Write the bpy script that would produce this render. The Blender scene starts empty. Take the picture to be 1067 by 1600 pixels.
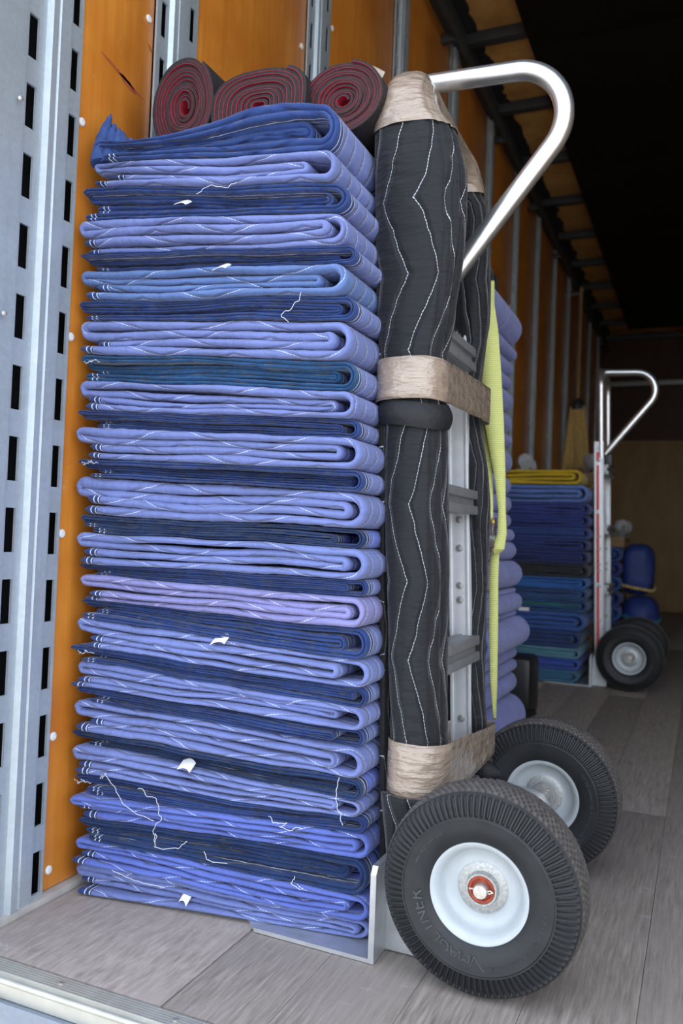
import bpy, bmesh, math, random
from mathutils import Vector, Matrix, noise
from math import sin, cos, pi, radians as R

# ---------------------------------------------------------------- camera, sky, sun, exposure
scene = bpy.context.scene
COL = scene.collection
yaw, pit, roll = R(23.605), R(1.5955), R(2.2)
fwd = Vector((-sin(yaw) * cos(pit), cos(yaw) * cos(pit), sin(pit)))
rh = Vector((cos(yaw), sin(yaw), 0)); uh = rh.cross(fwd)
rt = cos(roll) * rh + sin(roll) * uh; up = rt.cross(fwd)
cd = bpy.data.cameras.new('camera'); cam = bpy.data.objects.new('camera', cd); COL.objects.link(cam)
cam.matrix_world = Matrix(((rt.x, up.x, -fwd.x, 0), (rt.y, up.y, -fwd.y, 0), (rt.z, up.z, -fwd.z, 0.57), (0, 0, 0, 1)))
cd.sensor_fit = 'VERTICAL'; cd.sensor_height = 22.3; cd.lens = 1300 / 1600 * 22.3
cd.clip_start = 0.02; cd.clip_end = 500
cd.dof.use_dof = True; cd.dof.focus_distance = 1.16; cd.dof.aperture_fstop = 3.6
scene.camera = cam

w = bpy.data.worlds.new('sky'); scene.world = w; w.use_nodes = True
nt = w.node_tree; bg = nt.nodes['Background']
sky = nt.nodes.new('ShaderNodeTexSky'); sky.sky_type = 'NISHITA'; sky.sun_disc = False
sky.sun_elevation = R(64); sky.sun_rotation = R(20); sky.air_density = 1.0; sky.dust_density = 2.5
hs = nt.nodes.new('ShaderNodeHueSaturation'); hs.inputs['Saturation'].default_value = 0.42
nt.links.new(sky.outputs[0], hs.inputs['Color']); nt.links.new(hs.outputs[0], bg.inputs['Color'])
bg.inputs['Strength'].default_value = 0.36
sd = bpy.data.lights.new('sun', 'SUN'); so = bpy.data.objects.new('sun', sd); COL.objects.link(so)
sd.energy = 3.0; sd.angle = R(0.6); sd.color = (1, 0.95, 0.86)
so.rotation_euler = (R(-30), 0, R(-20)); so.location = (0, 8, 8)
scene.view_settings.view_transform = 'Standard'; scene.view_settings.look = 'None'
scene.view_settings.gamma = 1; scene.view_settings.use_curve_mapping = False
scene.view_settings.exposure = 1.32

# ---------------------------------------------------------------- helpers
def smooth(me, ang=40):
    for p in me.polygons: p.use_smooth = True
    me.set_sharp_from_angle(angle=R(ang))

class MB:
    def __init__(s): s.v = []; s.f = []; s.m = []
    def add(s, vs, fs, mi=0):
        o = len(s.v); s.v += [tuple(p) for p in vs]
        for f in fs: s.f.append([o + i for i in f]); s.m.append(mi)
    def box(s, a, b, bev=0.0, mi=0, fn=None):
        bm = bmesh.new(); bmesh.ops.create_cube(bm, size=1)
        for v in bm.verts:
            v.co = Vector([a[i] + (v.co[i] + 0.5) * (b[i] - a[i]) for i in range(3)])
        if bev > 0: bmesh.ops.bevel(bm, geom=bm.edges[:], offset=bev, segments=2, profile=0.6, affect='EDGES')
        bm.verts.index_update()
        s.add([fn(v.co) if fn else v.co.copy() for v in bm.verts], [[v.index for v in f.verts] for f in bm.faces], mi); bm.free()
        return s
    def tube(s, pts, r, n=12, mi=0, cap=True):
        pts = [Vector(p) for p in pts]; N = len(pts); vs = []; fs = []
        up0 = None
        for i, p in enumerate(pts):
            t = (pts[min(i + 1, N - 1)] - pts[max(i - 1, 0)]).normalized()
            if up0 is None:
                a = Vector((0, 0, 1)) if abs(t.z) < 0.9 else Vector((1, 0, 0))
                up0 = (a - t * a.dot(t)).normalized()
            else: up0 = (up0 - t * up0.dot(t)).normalized()
            bi = t.cross(up0); rr = r[i] if isinstance(r, (list, tuple)) else r
            for k in range(n):
                th = 2 * pi * k / n; vs.append(p + up0 * (cos(th) * rr) + bi * (sin(th) * rr))
        for i in range(N - 1):
            for k in range(n):
                k2 = (k + 1) % n; fs.append([i * n + k, i * n + k2, (i + 1) * n + k2, (i + 1) * n + k])
        if cap: fs.append(list(range(n - 1, -1, -1))); fs.append([(N - 1) * n + k for k in range(n)])
        s.add(vs, fs, mi); return s
    def lathe(s, prof, n=48, c=(0, 0, 0), axis='Y', mi=0, ang=None):
        # prof: (axial, radius); closed lathe round the axis
        vs = []; fs = []; M = len(prof)
        for k in range(n):
            th = 2 * pi * k / n
            for a, r in prof:
                p = (r * cos(th), a, r * sin(th)) if axis == 'Y' else ((r * cos(th), r * sin(th), a) if axis == 'Z' else (a, r * cos(th), r * sin(th)))
                vs.append((p[0] + c[0], p[1] + c[1], p[2] + c[2]))
        for k in range(n):
            k2 = (k + 1) % n
            for j in range(M - 1): fs.append([k * M + j, k * M + j + 1, k2 * M + j + 1, k2 * M + j])
        s.add(vs, fs, mi); return s
    def build(s, name, mats, parent=None, ang=40, sm=True):
        me = bpy.data.meshes.new(name); me.from_pydata(s.v, [], s.f)
        ms = mats if isinstance(mats, (list, tuple)) else [mats]
        for m in ms: me.materials.append(m)
        me.polygons.foreach_set('material_index', s.m)
        bm = bmesh.new(); bm.from_mesh(me); bmesh.ops.recalc_face_normals(bm, faces=bm.faces[:]); bm.to_mesh(me); bm.free()
        if sm: smooth(me, ang)
        return obj(name, me, parent)

def obj(name, me, parent=None, loc=None):
    o = bpy.data.objects.new(name, me); COL.objects.link(o)
    if parent is not None: o.parent = parent
    if loc is not None: o.location = loc
    return o
def tag(o, label, cat=None, group=None, kind=None):
    if label: o['label'] = label
    if cat: o['category'] = cat
    if group: o['group'] = group
    if kind: o['kind'] = kind
    return o
def empty(name, loc=(0, 0, 0)):
    o = bpy.data.objects.new(name, None); COL.objects.link(o); o.location = loc; o.empty_display_size = 0.05
    return o
def copy_tree(o, parent=None):
    c = o.copy(); COL.objects.link(c); c.parent = parent
    for ch in list(o.children): copy_tree(ch, c)
    return c
def lerp(a, b, t): return a + (b - a) * t
def nz(*a): return noise.noise(Vector(a))
def arc_pts(c, r, a0, a1, n): return [(c[0] + r * cos(a0 + (a1 - a0) * i / n), c[1] + r * sin(a0 + (a1 - a0) * i / n)) for i in range(n + 1)]

# ---------------------------------------------------------------- materials
class NT:
    def __init__(s, name):
        s.m = bpy.data.materials.new(name); s.m.use_nodes = True; s.t = s.m.node_tree
        s.b = s.t.nodes['Principled BSDF']
    def n(s, typ, **kw):
        x = s.t.nodes.new('ShaderNode' + typ)
        for k, v in kw.items(): setattr(x, k, v)
        return x
    def l(s, a, b): s.t.links.new(a, b)
    def val(s, sock, v):
        if hasattr(v, 'links'): s.l(v, sock)
        else: sock.default_value = v
    def math(s, op, a, b=None, c=None):
        x = s.n('Math', operation=op); s.val(x.inputs[0], a)
        if b is not None: s.val(x.inputs[1], b)
        if c is not None: s.val(x.inputs[2], c)
        return x.outputs[0]
    def mix(s, f, a, b):
        x = s.n('Mix', data_type='RGBA'); s.val(x.inputs[0], f)
        for i, v in ((6, a), (7, b)):
            if isinstance(v, tuple): x.inputs[i].default_value = (*v[:3], 1)
            else: s.l(v, x.inputs[i])
        return x.outputs[2]
    def coords(s, kind='Object', scale=(1, 1, 1)):
        tc = s.n('TexCoord'); mp = s.n('Mapping'); mp.inputs['Scale'].default_value = scale
        s.l(tc.outputs[kind], mp.inputs[0]); return mp.outputs[0]
    def noise(s, co, sc, det=4, rough=0.55, lo=0.0, hi=1.0, ramp=None):
        x = s.n('TexNoise'); s.l(co, x.inputs['Vector']); x.inputs['Scale'].default_value = sc
        x.inputs['Detail'].default_value = det; x.inputs['Roughness'].default_value = rough
        if ramp:
            m = s.n('MapRange'); s.l(x.outputs[0], m.inputs[0]); m.inputs[1].default_value = ramp[0]; m.inputs[2].default_value = ramp[1]
            m.inputs[3].default_value = lo; m.inputs[4].default_value = hi; return m.outputs[0]
        return x.outputs[0]
    def bump(s, h, st=0.3, d=0.01):
        x = s.n('Bump'); x.inputs['Strength'].default_value = st; x.inputs['Distance'].default_value = d
        s.l(h, x.inputs['Height']); s.l(x.outputs[0], s.b.inputs['Normal']); return x
    def col(s, c): 
        if isinstance(c, tuple): s.b.inputs['Base Color'].default_value = (*c[:3], 1)
        else: s.l(c, s.b.inputs['Base Color'])
    def pr(s, rough=None, metal=None, spec=None):
        if rough is not None: s.val(s.b.inputs['Roughness'], rough)
        if metal is not None: s.b.inputs['Metallic'].default_value = metal
        if spec is not None: s.b.inputs['Specular IOR Level'].default_value = spec

def simple(name, c, rough=0.6, metal=0.0, var=0.15, sc=30, bump=0.0, spec=0.5):
    t = NT(name); co = t.coords()
    f = t.noise(co, sc, 5, ramp=(0.3, 0.7))
    t.col(t.mix(f, tuple(x * (1 - var) for x in c), tuple(min(1, x * (1 + var)) for x in c))); t.pr(rough, metal, spec)
    if bump: t.bump(f, bump, 0.004)
    return t.m

def quilt(name, light, dark, binding, warm=None, S=0.034, k=0.34, P=0.12, stitch=(0.66, 0.70, 0.78), var=0.14, rough=0.85, dash=1, lw=0.00040):
    """quilted cloth: u = length along the fold path, v = distance round the front edge"""
    t = NT(name); uv = t.n('UVMap'); sx = t.n('SeparateXYZ'); t.l(uv.outputs[0], sx.inputs[0])
    s, v = sx.outputs[0], sx.outputs[1]
    co = t.coords('Object'); inf = t.n('ObjectInfo')
    ns = t.noise(co, 14, 4, ramp=(0.3, 0.7)); fine = t.noise(co, 420, 2)
    base = t.mix(t.math('MULTIPLY', ns, 0.8), tuple(c * (1 - var) for c in light), tuple(min(1, c * (1 + var)) for c in light))
    if warm: base = t.mix(t.noise(co, 5, 2, ramp=(0.42, 0.66)), base, warm)
    wob = t.math('MULTIPLY', t.math('SUBTRACT', t.noise(co, 22, 2), 0.5), 0.012)
    zz = t.math('ADD', t.math('ADD', v, wob), t.math('MULTIPLY', t.math('PINGPONG', t.math('ADD', s, t.math('MULTIPLY', inf.outputs['Random'], 0.3)), P), k))
    d = t.math('ABSOLUTE', t.math('SUBTRACT', t.math('MODULO', t.math('ADD', zz, 10.0), S), S / 2))
    line = t.math('LESS_THAN', d, lw)
    if dash:
        line = t.math('MULTIPLY', line, t.math('GREATER_THAN', t.math('SINE', t.math('MULTIPLY', s, 1300.0)), -0.75))
    mr = t.n('MapRange'); t.l(d, mr.inputs[0]); mr.inputs[2].default_value = 0.007; mr.interpolation_type = 'SMOOTHSTEP'
    colr = base; av = t.math('ABSOLUTE', v)
    at = t.n('Attribute', attribute_name='endd'); e = at.outputs['Fac']
    bm_ = t.math('LESS_THAN', e, 0.024)
    if binding: bm_ = t.math('MAXIMUM', bm_, t.math('LESS_THAN', av, binding))
    dk = t.mix(ns, tuple(c * 0.75 for c in dark), tuple(c * 1.3 for c in dark))
    lines = t.math('MULTIPLY', line, t.math('SUBTRACT', 1.0, bm_))
    colr = t.mix(bm_, colr, dk)
    h1 = t.math('LESS_THAN', t.math('ABSOLUTE', t.math('SUBTRACT', e, 0.013)), 0.0008)
    h2 = t.math('LESS_THAN', t.math('ABSOLUTE', t.math('SUBTRACT', e, 0.021)), 0.0008)
    hem = t.math('MAXIMUM', h1, h2)
    if binding:
        for q in (0.012, 0.003):
            hem = t.math('MAXIMUM', hem, t.math('LESS_THAN', t.math('ABSOLUTE', t.math('SUBTRACT', av, binding - q)), 0.0007))
    colr = t.mix(t.math('MAXIMUM', lines, hem), colr, stitch)
    t.col(colr); t.pr(rough, 0, 0.25)
    t.b.inputs['Sheen Weight'].default_value = 0.15
    # puckers run across the roll
    cx = t.n('CombineXYZ'); t.l(t.math('MULTIPLY', s, 95.0), cx.inputs[0]); t.l(t.math('MULTIPLY', v, 28.0), cx.inputs[1]); t.l(inf.outputs['Random'], cx.inputs[2])
    pk = t.n('TexNoise'); t.l(cx.outputs[0], pk.inputs['Vector']); pk.inputs['Scale'].default_value = 1.0; pk.inputs['Detail'].default_value = 2
    h = t.math('ADD', t.math('ADD', t.math('MULTIPLY', mr.outputs[0], 0.8), t.math('MULTIPLY', pk.outputs[0], 0.9)), t.math('MULTIPLY', fine, 0.12))
    t.bump(h, 0.8, 0.005)
    return t.m

def wood(name, c1, c2, c3=None, rough=0.5, grain=(60, 60, 3), spec=0.4, bump=0.15, scuff=None, coat=0.0):
    t = NT(name); inf = t.n('ObjectInfo'); tc = t.n('TexCoord'); mp = t.n('Mapping'); mp.inputs['Scale'].default_value = grain
    add = t.n('VectorMath', operation='ADD'); t.l(tc.outputs['Object'], add.inputs[0])
    rv = t.n('CombineXYZ'); t.l(t.math('MULTIPLY', inf.outputs['Random'], 37.0), rv.inputs[0]); t.l(t.math('MULTIPLY', inf.outputs['Random'], 11.0), rv.inputs[1]); t.l(t.math('MULTIPLY', inf.outputs['Random'], 5.0), rv.inputs[2])
    t.l(rv.outputs[0], add.inputs[1]); t.l(add.outputs[0], mp.inputs[0])
    g = t.noise(mp.outputs[0], 1.0, 6, 0.65, ramp=(0.3, 0.7))
    base = t.mix(g, c1, c2)
    big = t.noise(add.outputs[0], 7, 3, ramp=(0.35, 0.7))
    if c3: base = t.mix(t.math('MULTIPLY', big, 0.8), base, c3)
    if scuff:
        mp2 = t.n('Mapping'); mp2.inputs['Scale'].default_value = (6, 16, 16); t.l(add.outputs[0], mp2.inputs[0])
        sc = t.noise(mp2.outputs[0], 2.2, 6, 0.7, ramp=(0.62, 0.8)); base = t.mix(t.math('MULTIPLY', sc, 0.7), base, scuff)
    t.col(base); t.pr(rough, 0, spec); t.bump(g, bump, 0.003)
    if coat: t.b.inputs['Coat Weight'].default_value = coat; t.b.inputs['Coat Roughness'].default_value = 0.25
    return t.m

def galv(name, c=(0.55, 0.62, 0.67), rough=0.45, metal=0.55):
    t = NT(name); co = t.coords('Object')
    vo = t.n('TexVoronoi'); t.l(co, vo.inputs['Vector']); vo.inputs['Scale'].default_value = 160
    sp = t.noise(co, 9, 5, ramp=(0.35, 0.7)); dirt = t.noise(t.coords('Object', (30, 30, 3)), 1, 5, 0.7, ramp=(0.52, 0.8))
    b = t.mix(t.math('MULTIPLY', vo.outputs['Color'], 0.35), tuple(x * 0.85 for x in c), tuple(min(1, x * 1.2) for x in c))
    b = t.mix(t.math('MULTIPLY', sp, 0.4), b, tuple(x * 0.72 for x in c)); b = t.mix(t.math('MULTIPLY', dirt, 0.35), b, (0.3, 0.3, 0.3))
    t.col(b); t.pr(rough, metal); return t.m

M = {}
LB = (0.150, 0.192, 0.43); DB = (0.018, 0.040, 0.15)
M['light'] = quilt('quilted_periwinkle', LB, DB, 0)
M['light_b'] = quilt('quilted_steel_blue', (0.098, 0.165, 0.37), (0.025, 0.06, 0.2), 0)
M['lav'] = quilt('quilted_lavender', (0.215, 0.215, 0.45), DB, 0)
M['deep'] = quilt('quilted_royal', (0.10, 0.145, 0.45), DB, 0)
M['dark'] = quilt('navy_bound_quilt', LB, (0.019, 0.045, 0.165), 0.034)
M['teal'] = quilt('teal_bound_quilt', LB, (0.013, 0.060, 0.155), 0.034)
M['navy'] = quilt('dark_navy_bound_quilt', (0.115, 0.17, 0.55), (0.012, 0.032, 0.105), 0.034)
M['slub'] = quilt('lavender_slub', (0.19, 0.215, 0.47), (0.03, 0.06, 0.25), 0, S=0.5)
M['black'] = quilt('black_quilted_pad', (0.0095, 0.0105, 0.013), (0.009, 0.01, 0.012), 0, S=0.036, k=0.30, P=0.11, stitch=(0.5, 0.53, 0.56), rough=0.6, lw=0.0004)
M['blackplain'] = simple('black_pad_plain', (0.009, 0.0095, 0.0115), 0.7, sc=60, bump=0.3)
M['tag'] = simple('white_tag', (0.8, 0.8, 0.82), 0.7, var=0.05)
M['thread'] = simple('white_thread', (0.75, 0.77, 0.8), 0.8, var=0.05)
M['ply'] = wood('orange_plywood', (0.50, 0.165, 0.018), (0.66, 0.260, 0.038), (0.43, 0.125, 0.012), 0.38, (14, 55, 2.6), 0.5, 0.05, scuff=(0.72, 0.42, 0.14), coat=0.25)
M['plyceil'] = wood('ceiling_plywood', (0.62, 0.32, 0.09), (0.82, 0.50, 0.17), (0.45, 0.20, 0.05), 0.5, (5, 14, 5), 0.3, 0.05)
M['plank'] = wood('weathered_oak_floor', (0.15, 0.126, 0.108), (0.37, 0.328, 0.292), (0.27, 0.24, 0.215), 0.62, (210, 14, 60), 0.35, 0.3, scuff=(0.42, 0.42, 0.45))
M['plank2'] = wood('worn_floor_sheet', (0.22, 0.183, 0.158), (0.42, 0.378, 0.343), (0.33, 0.285, 0.262), 0.6, (150, 26, 40), 0.35, 0.3, scuff=(0.62, 0.63, 0.68))
M['galv'] = galv('galvanised_steel')
M['galvw'] = galv('worn_galvanised_sheet', (0.26, 0.31, 0.39), 0.35, 0.6)
M['void'] = simple('dark_cavity', (0.006, 0.006, 0.008), 0.9)
M['steel'] = simple('dark_painted_steel', (0.045, 0.048, 0.05), 0.5, 0.3)
M['panels'] = simple('black_ceiling_panel', (0.006, 0.0045, 0.004), 0.6, sc=6, spec=0.15)
M['alu'] = simple('brushed_aluminium', (0.66, 0.67, 0.68), 0.27, 0.9, 0.06, 80)
M['alud'] = simple('dull_aluminium', (0.62, 0.64, 0.66), 0.42, 0.8, 0.12, 40)
M['alug'] = simple('grey_crossbar', (0.32, 0.33, 0.34), 0.45, 0.5, 0.1, 40)
M['sill'] = simple('sill_aluminium', (0.50, 0.50, 0.45), 0.4, 0.5, 0.1, 30)
M['rubber'] = simple('tyre_rubber', (0.0155, 0.0168, 0.0185), 0.55, 0, 0.3, 25, 0.1, 0.45)
M['tread'] = simple('dusty_tread_rubber', (0.075, 0.068, 0.064), 0.75, 0, 0.3, 90)
M['letter'] = simple('raised_tyre_lettering', (0.050, 0.053, 0.057), 0.5, 0, 0.2, 60)
M['rim'] = simple('white_painted_rim', (0.44, 0.48, 0.50), 0.38, 0.05, 0.06, 40)
M['zinc'] = simple('zinc_hub', (0.42, 0.43, 0.42), 0.5, 0.6, 0.25, 300)
M['rust'] = simple('rusty_red_bearing', (0.33, 0.06, 0.03), 0.7, 0.2, 0.4, 200)
M['pin'] = simple('bright_axle_end', (0.6, 0.58, 0.54), 0.35, 0.8, 0.2, 200)
M['blackp'] = simple('black_plastic', (0.012, 0.012, 0.014), 0.4)
M['yellow'] = simple('yellow_green_webbing', (0.62, 0.64, 0.10), 0.7, 0, 0.08, 60)
M['redrub'] = simple('red_neoprene_face', (0.30, 0.008, 0.026), 0.75, 0, 0.25, 120)
M['blkrub'] = simple('black_neoprene_face', (0.016, 0.011, 0.0125), 0.75, 0, 0.3, 200, 0.3)
M['red'] = simple('red_reflective_stripe', (0.75, 0.03, 0.02), 0.4, 0, 0.05)
M['whitep'] = simple('white_plastic', (0.7, 0.7, 0.7), 0.5, 0, 0.05)
M['straw'] = simple('straw_bristles', (0.62, 0.42, 0.15), 0.8, 0, 0.35, 90)
M['bluebag'] = simple('blue_nylon_bag', (0.022, 0.045, 0.21), 0.6, 0, 0.25, 18, 0.2)
M['brownback'] = wood('brown_back_panel', (0.22, 0.13, 0.055), (0.32, 0.20, 0.09), None, 0.6, (10, 30, 3))
M['maroon'] = wood('dark_back_panel', (0.035, 0.014, 0.008), (0.055, 0.022, 0.012), None, 0.6, (10, 30, 3))
M['grease'] = simple('worn_ratchet_metal', (0.28, 0.20, 0.22), 0.4, 0.6, 0.4, 120)
M['rail'] = simple('satin_anodised_rail', (0.74, 0.76, 0.78), 0.35, 0.25, 0.06, 40)
M['concrete'] = simple('concrete_yard', (0.30, 0.295, 0.285), 0.9, 0, 0.15, 3)
def webbing():
    t = NT('ribbed_yellow_webbing'); uv = t.n('UVMap'); sx = t.n('SeparateXYZ'); t.l(uv.outputs[0], sx.inputs[0])
    g = t.math('SINE', t.math('MULTIPLY', sx.outputs[1], 1500.0)); f = t.math('MULTIPLY_ADD', g, 0.5, 0.5)
    t.col(t.mix(f, (0.56, 0.60, 0.17), (0.72, 0.74, 0.28))); t.pr(0.7); t.bump(f, 0.4, 0.002); return t.m
M['web'] = webbing()
def tape():
    t = NT('clear_tan_packing_tape'); co = t.coords('Object', (14, 14, 60)); n1 = t.noise(co, 1.6, 3, ramp=(0.2, 0.8)); n2 = t.noise(t.coords('Object'), 40, 3)
    t.col(t.mix(n1, (0.27, 0.20, 0.15), (0.40, 0.325, 0.255))); t.pr(0.22, 0, 0.7)
    h = t.math('ADD', n1, n2); t.bump(h, 0.9, 0.005); t.b.inputs['Coat Weight'].default_value = 0.4; t.b.inputs['Coat Roughness'].default_value = 0.12
    return t.m
M['tape'] = tape()

# ---------------------------------------------------------------- the setting
XW = -0.908
tag(MB().box((-30, -40, -1.12), (30, 40, -1.1)).build('ground', M['concrete']), 'pale concrete yard below the truck', 'ground', kind='structure')
floor = MB().box((-0.98, 0.852, -0.09), (1.55, 8.0, -0.03)).build('floor', M['void'])
tag(floor, 'weathered grey plank floor of the truck box', 'floor', kind='structure')
rnd = random.Random(4)
xs = [-0.900, -0.581] + [-0.581 + 0.130 * i for i in range(1, 16)] + [1.5]
for i in range(len(xs) - 1):
    a, b = xs[i] + (0.0012 if i == 1 else 0.0003), xs[i + 1] - (0.0012 if i == 0 else 0.0003)
    y = 0.848
    first = True
    while y < 7.95:
        ln = 2.2 + rnd.random() * 1.4
        if i == 0 and first: ln = 2.44
        elif first: ln = 0.9 + rnd.random() * 2
        y2 = min(7.98, y + ln)
        if 7.98 - y2 < 0.5: y2 = 7.98
        dz = -0.0012 * rnd.random() if i else 0.0
        MB().box((a, y + 0.001, -0.03), (b, y2 - 0.001, dz), 0.0006).build('plank', M['plank2'] if i == 0 else M['plank'], floor)
        y = y2; first = False

wl = MB().box((-0.98, 0.74, -0.03), (-0.945, 8.0, 2.52)).build('wall_left', M['void'])
tag(wl, 'orange plywood truck wall with slotted steel posts', 'wall', kind='structure')
SP = 0.1015; SH = 0.063
def slot_strip(mb, y0, y1, ys0, ys1, x, dp, z0, z1, ph):
    """flat steel strip (facing +X) with a column of rectangular slots cut through"""
    def q(ya, yb, za, zb):
        if zb - za > 1e-5: mb.box((x - dp, ya, za), (x, yb, zb))
    q(y0, ys0, z0, z1); q(ys1, y1, z0, z1)
    k0 = math.ceil((z0 - ph) / SP); z = z0; k = k0
    while ph + k * SP + SH < z1:
        q(ys0, ys1, z, ph + k * SP); z = ph + k * SP + SH; k += 1
    q(ys0, ys1, z, z1)
def ridge(mb, y0, y1, x, d, z0, z1, bv=0.006):
    pr = [(x, y0), (x + d, y0 + bv), (x + d, y1 - bv), (x, y1)]
    vs = [(p[0], p[1], z) for z in (z0, z1) for p in pr]
    mb.add(vs, [[0, 1, 5, 4], [1, 2, 6, 5], [2, 3, 7, 6], [3, 2, 1, 0], [4, 5, 6, 7]])
mb = MB()
xf = XW + 0.006
ridge(mb, 0.74, 0.880, xf, 0.005, -0.02, 2.45, 0.004)
slot_strip(mb, 0.878, 0.921, 0.884, 0.903, xf, 0.004, -0.02, 2.45, 0.933 - 10 * SP + 0.001)
ridge(mb, 0.917, 0.936, xf, 0.009, -0.02, 2.45, 0.004)
ridge(mb, 0.934, 0.967, xf, 0.006, -0.02, 2.45, 0.006)
slot_strip(mb, 0.965, 0.993, 0.970, 0.987, xf, 0.004, -0.02, 2.45, 1.032 - 11 * SP)
cp = mb.build('corner_post', M['galv'], wl, 25)
for (y, z) in ((0.862, 1.162), (0.852, 0.857), (0.86, 0.45)):
    MB().lathe([(0.012, 0.0), (0.0165, 0.0), (0.0155, 0.003), (0.012, 0.0042)], 12, (xf, y, z), 'X').build('rivet', M['pin'], cp)
PY = [1.236 + 0.5795 * i for i in range(12)]
mb = MB()
slot_strip(mb, -0.062, -0.026, -0.050, -0.034, xf, 0.004, 0, 2.42, 0.02); slot_strip(mb, 0.026, 0.062, 0.036, 0.052, xf, 0.004, 0, 2.42, 0.06)
ridge(mb, -0.028, 0.028, xf, 0.007, 0, 2.42, 0.006)
mb.box((xf, -0.008, 0), (xf + 0.0085, 0.008, 2.42))
post0 = mb.build('wall_post', M['galv'], wl, 25)
for i, y in enumerate(PY):
    o = post0 if i == 0 else obj('wall_post', post0.data, wl); o.location.y = y
edges = [0.994] + [v for y in PY for v in (y - 0.0625, y + 0.0625)] + [7.96]
screw = None
for i in range(0, len(edges) - 1, 2):
    y0, y1 = edges[i], edges[i + 1]
    if y1 - y0 < 0.05: continue
    p = MB().box((XW - 0.003, y0 + 0.001, 0.012), (XW, y1 - 0.001, 2.41), 0.0008).build('plywood_panel', M['ply'], wl)
    if i == 0: pts = [(1.004, 0.556), (1.006, 0.245), (1.01, 0.041), (1.003, 0.861), (1.158, 1.455), (1.005, 1.2)]
    else: pts = [(y0 + 0.02, 0.3 + 0.5 * k + 0.07 * (i % 3)) for k in range(4)] + [(y1 - 0.02, 1.23 + 0.5 * k) for k in range(2)]
    for (y, z) in pts:
        if screw is None:
            screw = MB().lathe([(0, 0.0068), (0.002, 0.0066), (0.0032, 0.005), (0.0036, 0.002), (0.0026, 0.0)], 14, (0, 0, 0), 'X').build('screw', M['whitep'], p).data
            bpy.data.objects['screw'].location = (XW, y, z)
        else: obj('screw', screw, p, (XW, y, z))
# gouge in the first panel: thin splintered scar
mb = MB()
for (ya, za, yb, zb, wd) in ((1.040, 1.333, 1.160, 1.308, 0.0035), (1.085, 1.322, 1.135, 1.309, 0.007), (1.160, 1.412, 1.172, 1.402, 0.004)):
    n = 10; vs = []
    for k in range(n + 1):
        t = k / n; ww = wd * sin(pi * t) * (0.7 + 0.6 * abs(nz(t * 7, ya * 30, 0))) + 0.0002
        y, z = lerp(ya, yb, t), lerp(za, zb, t)
        vs += [(XW + 0.0006, y + ww * 0.15, z - ww), (XW + 0.0006, y - ww * 0.15, z + ww)]
    mb.add(vs, [[2 * k, 2 * k + 1, 2 * k + 3, 2 * k + 2] for k in range(n)])
pg = [c for c in wl.children if c.name.startswith('plywood_panel')][0]
mb.build('gouge', simple('raw_wood_gouge', (0.34, 0.075, 0.025), 0.8, 0, 0.4, 200), pg)
tr = MB().box((XW - 0.004, 0.848, 0.0), (XW + 0.016, 7.95, 0.011), 0.002).build('baseboard_left', simple('pale_base_angle', (0.40, 0.38, 0.36), 0.6, 0.1))
tag(tr, 'pale metal angle along the foot of the plywood wall', 'trim', kind='structure')
tag(MB().box((1.50, 0.8, -0.03), (1.55, 8.0, 2.52)).build('wall_right', M['brownback']), 'far side wall of the truck box', 'wall', kind='structure')
wb = MB().box((-0.95, 7.98, -0.03), (1.55, 8.03, 2.52)).build('wall_back', M['maroon'])
tag(wb, 'front bulkhead of the truck with brown lower panel', 'wall', kind='structure')
for k in range(2):
    MB().box((-0.9 + 1.2 * k + 0.001, 7.955, 0.0), (0.3 + 1.2 * k - 0.001, 7.98, 1.53), 0.002).build('bulkhead_panel', M['brownback'], wb)
    MB().box((-0.9 + 1.2 * k + 0.001, 7.962, 1.535), (0.3 + 1.2 * k - 0.001, 7.98, 2.45), 0.002).build('bulkhead_panel', M['maroon'], wb)
MB().box((-0.9, 7.93, 2.03), (1.5, 7.962, 2.07), 0.004).build('tie_rail', M['alug'], wb)
ce = MB().box((-0.98, 0.80, 2.52), (1.55, 8.03, 2.56)).build('ceiling', M['void'])
tag(ce, 'truck ceiling with plywood strip, dark bows and black panelling', 'ceiling', kind='structure')
YB = [0.87 + 0.5450 * k for k in range(14)]
for a, b in zip(YB[:-1], YB[1:]):
    MB().box((-0.90, a + 0.001, 2.505), (1.5, b - 0.001, 2.52), 0.001).build('ceiling_sheet', M['plyceil'], ce)
bow = None
for y in YB:
    if bow is None: bow = MB().box((-0.90, -0.022, 2.462), (1.5, 0.022, 2.506), 0.004).build('roof_bow', M['steel'], ce); o = bow
    else: o = obj('roof_bow', bow.data, ce)
    o.location.y = y
for k in range(6):
    MB().box((-0.645, 0.9 + 1.1 * k + 0.001, 2.438), (1.5, 0.9 + 1.1 * (k + 1) - 0.001, 2.4615), 0.001).build('black_panel', M['panels'], ce)  # flat near-black panels below the bows, right of the plywood strip
r1 = MB().box((XW - 0.03, 0.85, 2.41), (XW + 0.03, 7.97, 2.515), 0.004).build('trim_1', M['steel'])
tag(r1, 'dark steel top rail where wall meets ceiling', 'rail', kind='structure')
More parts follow.
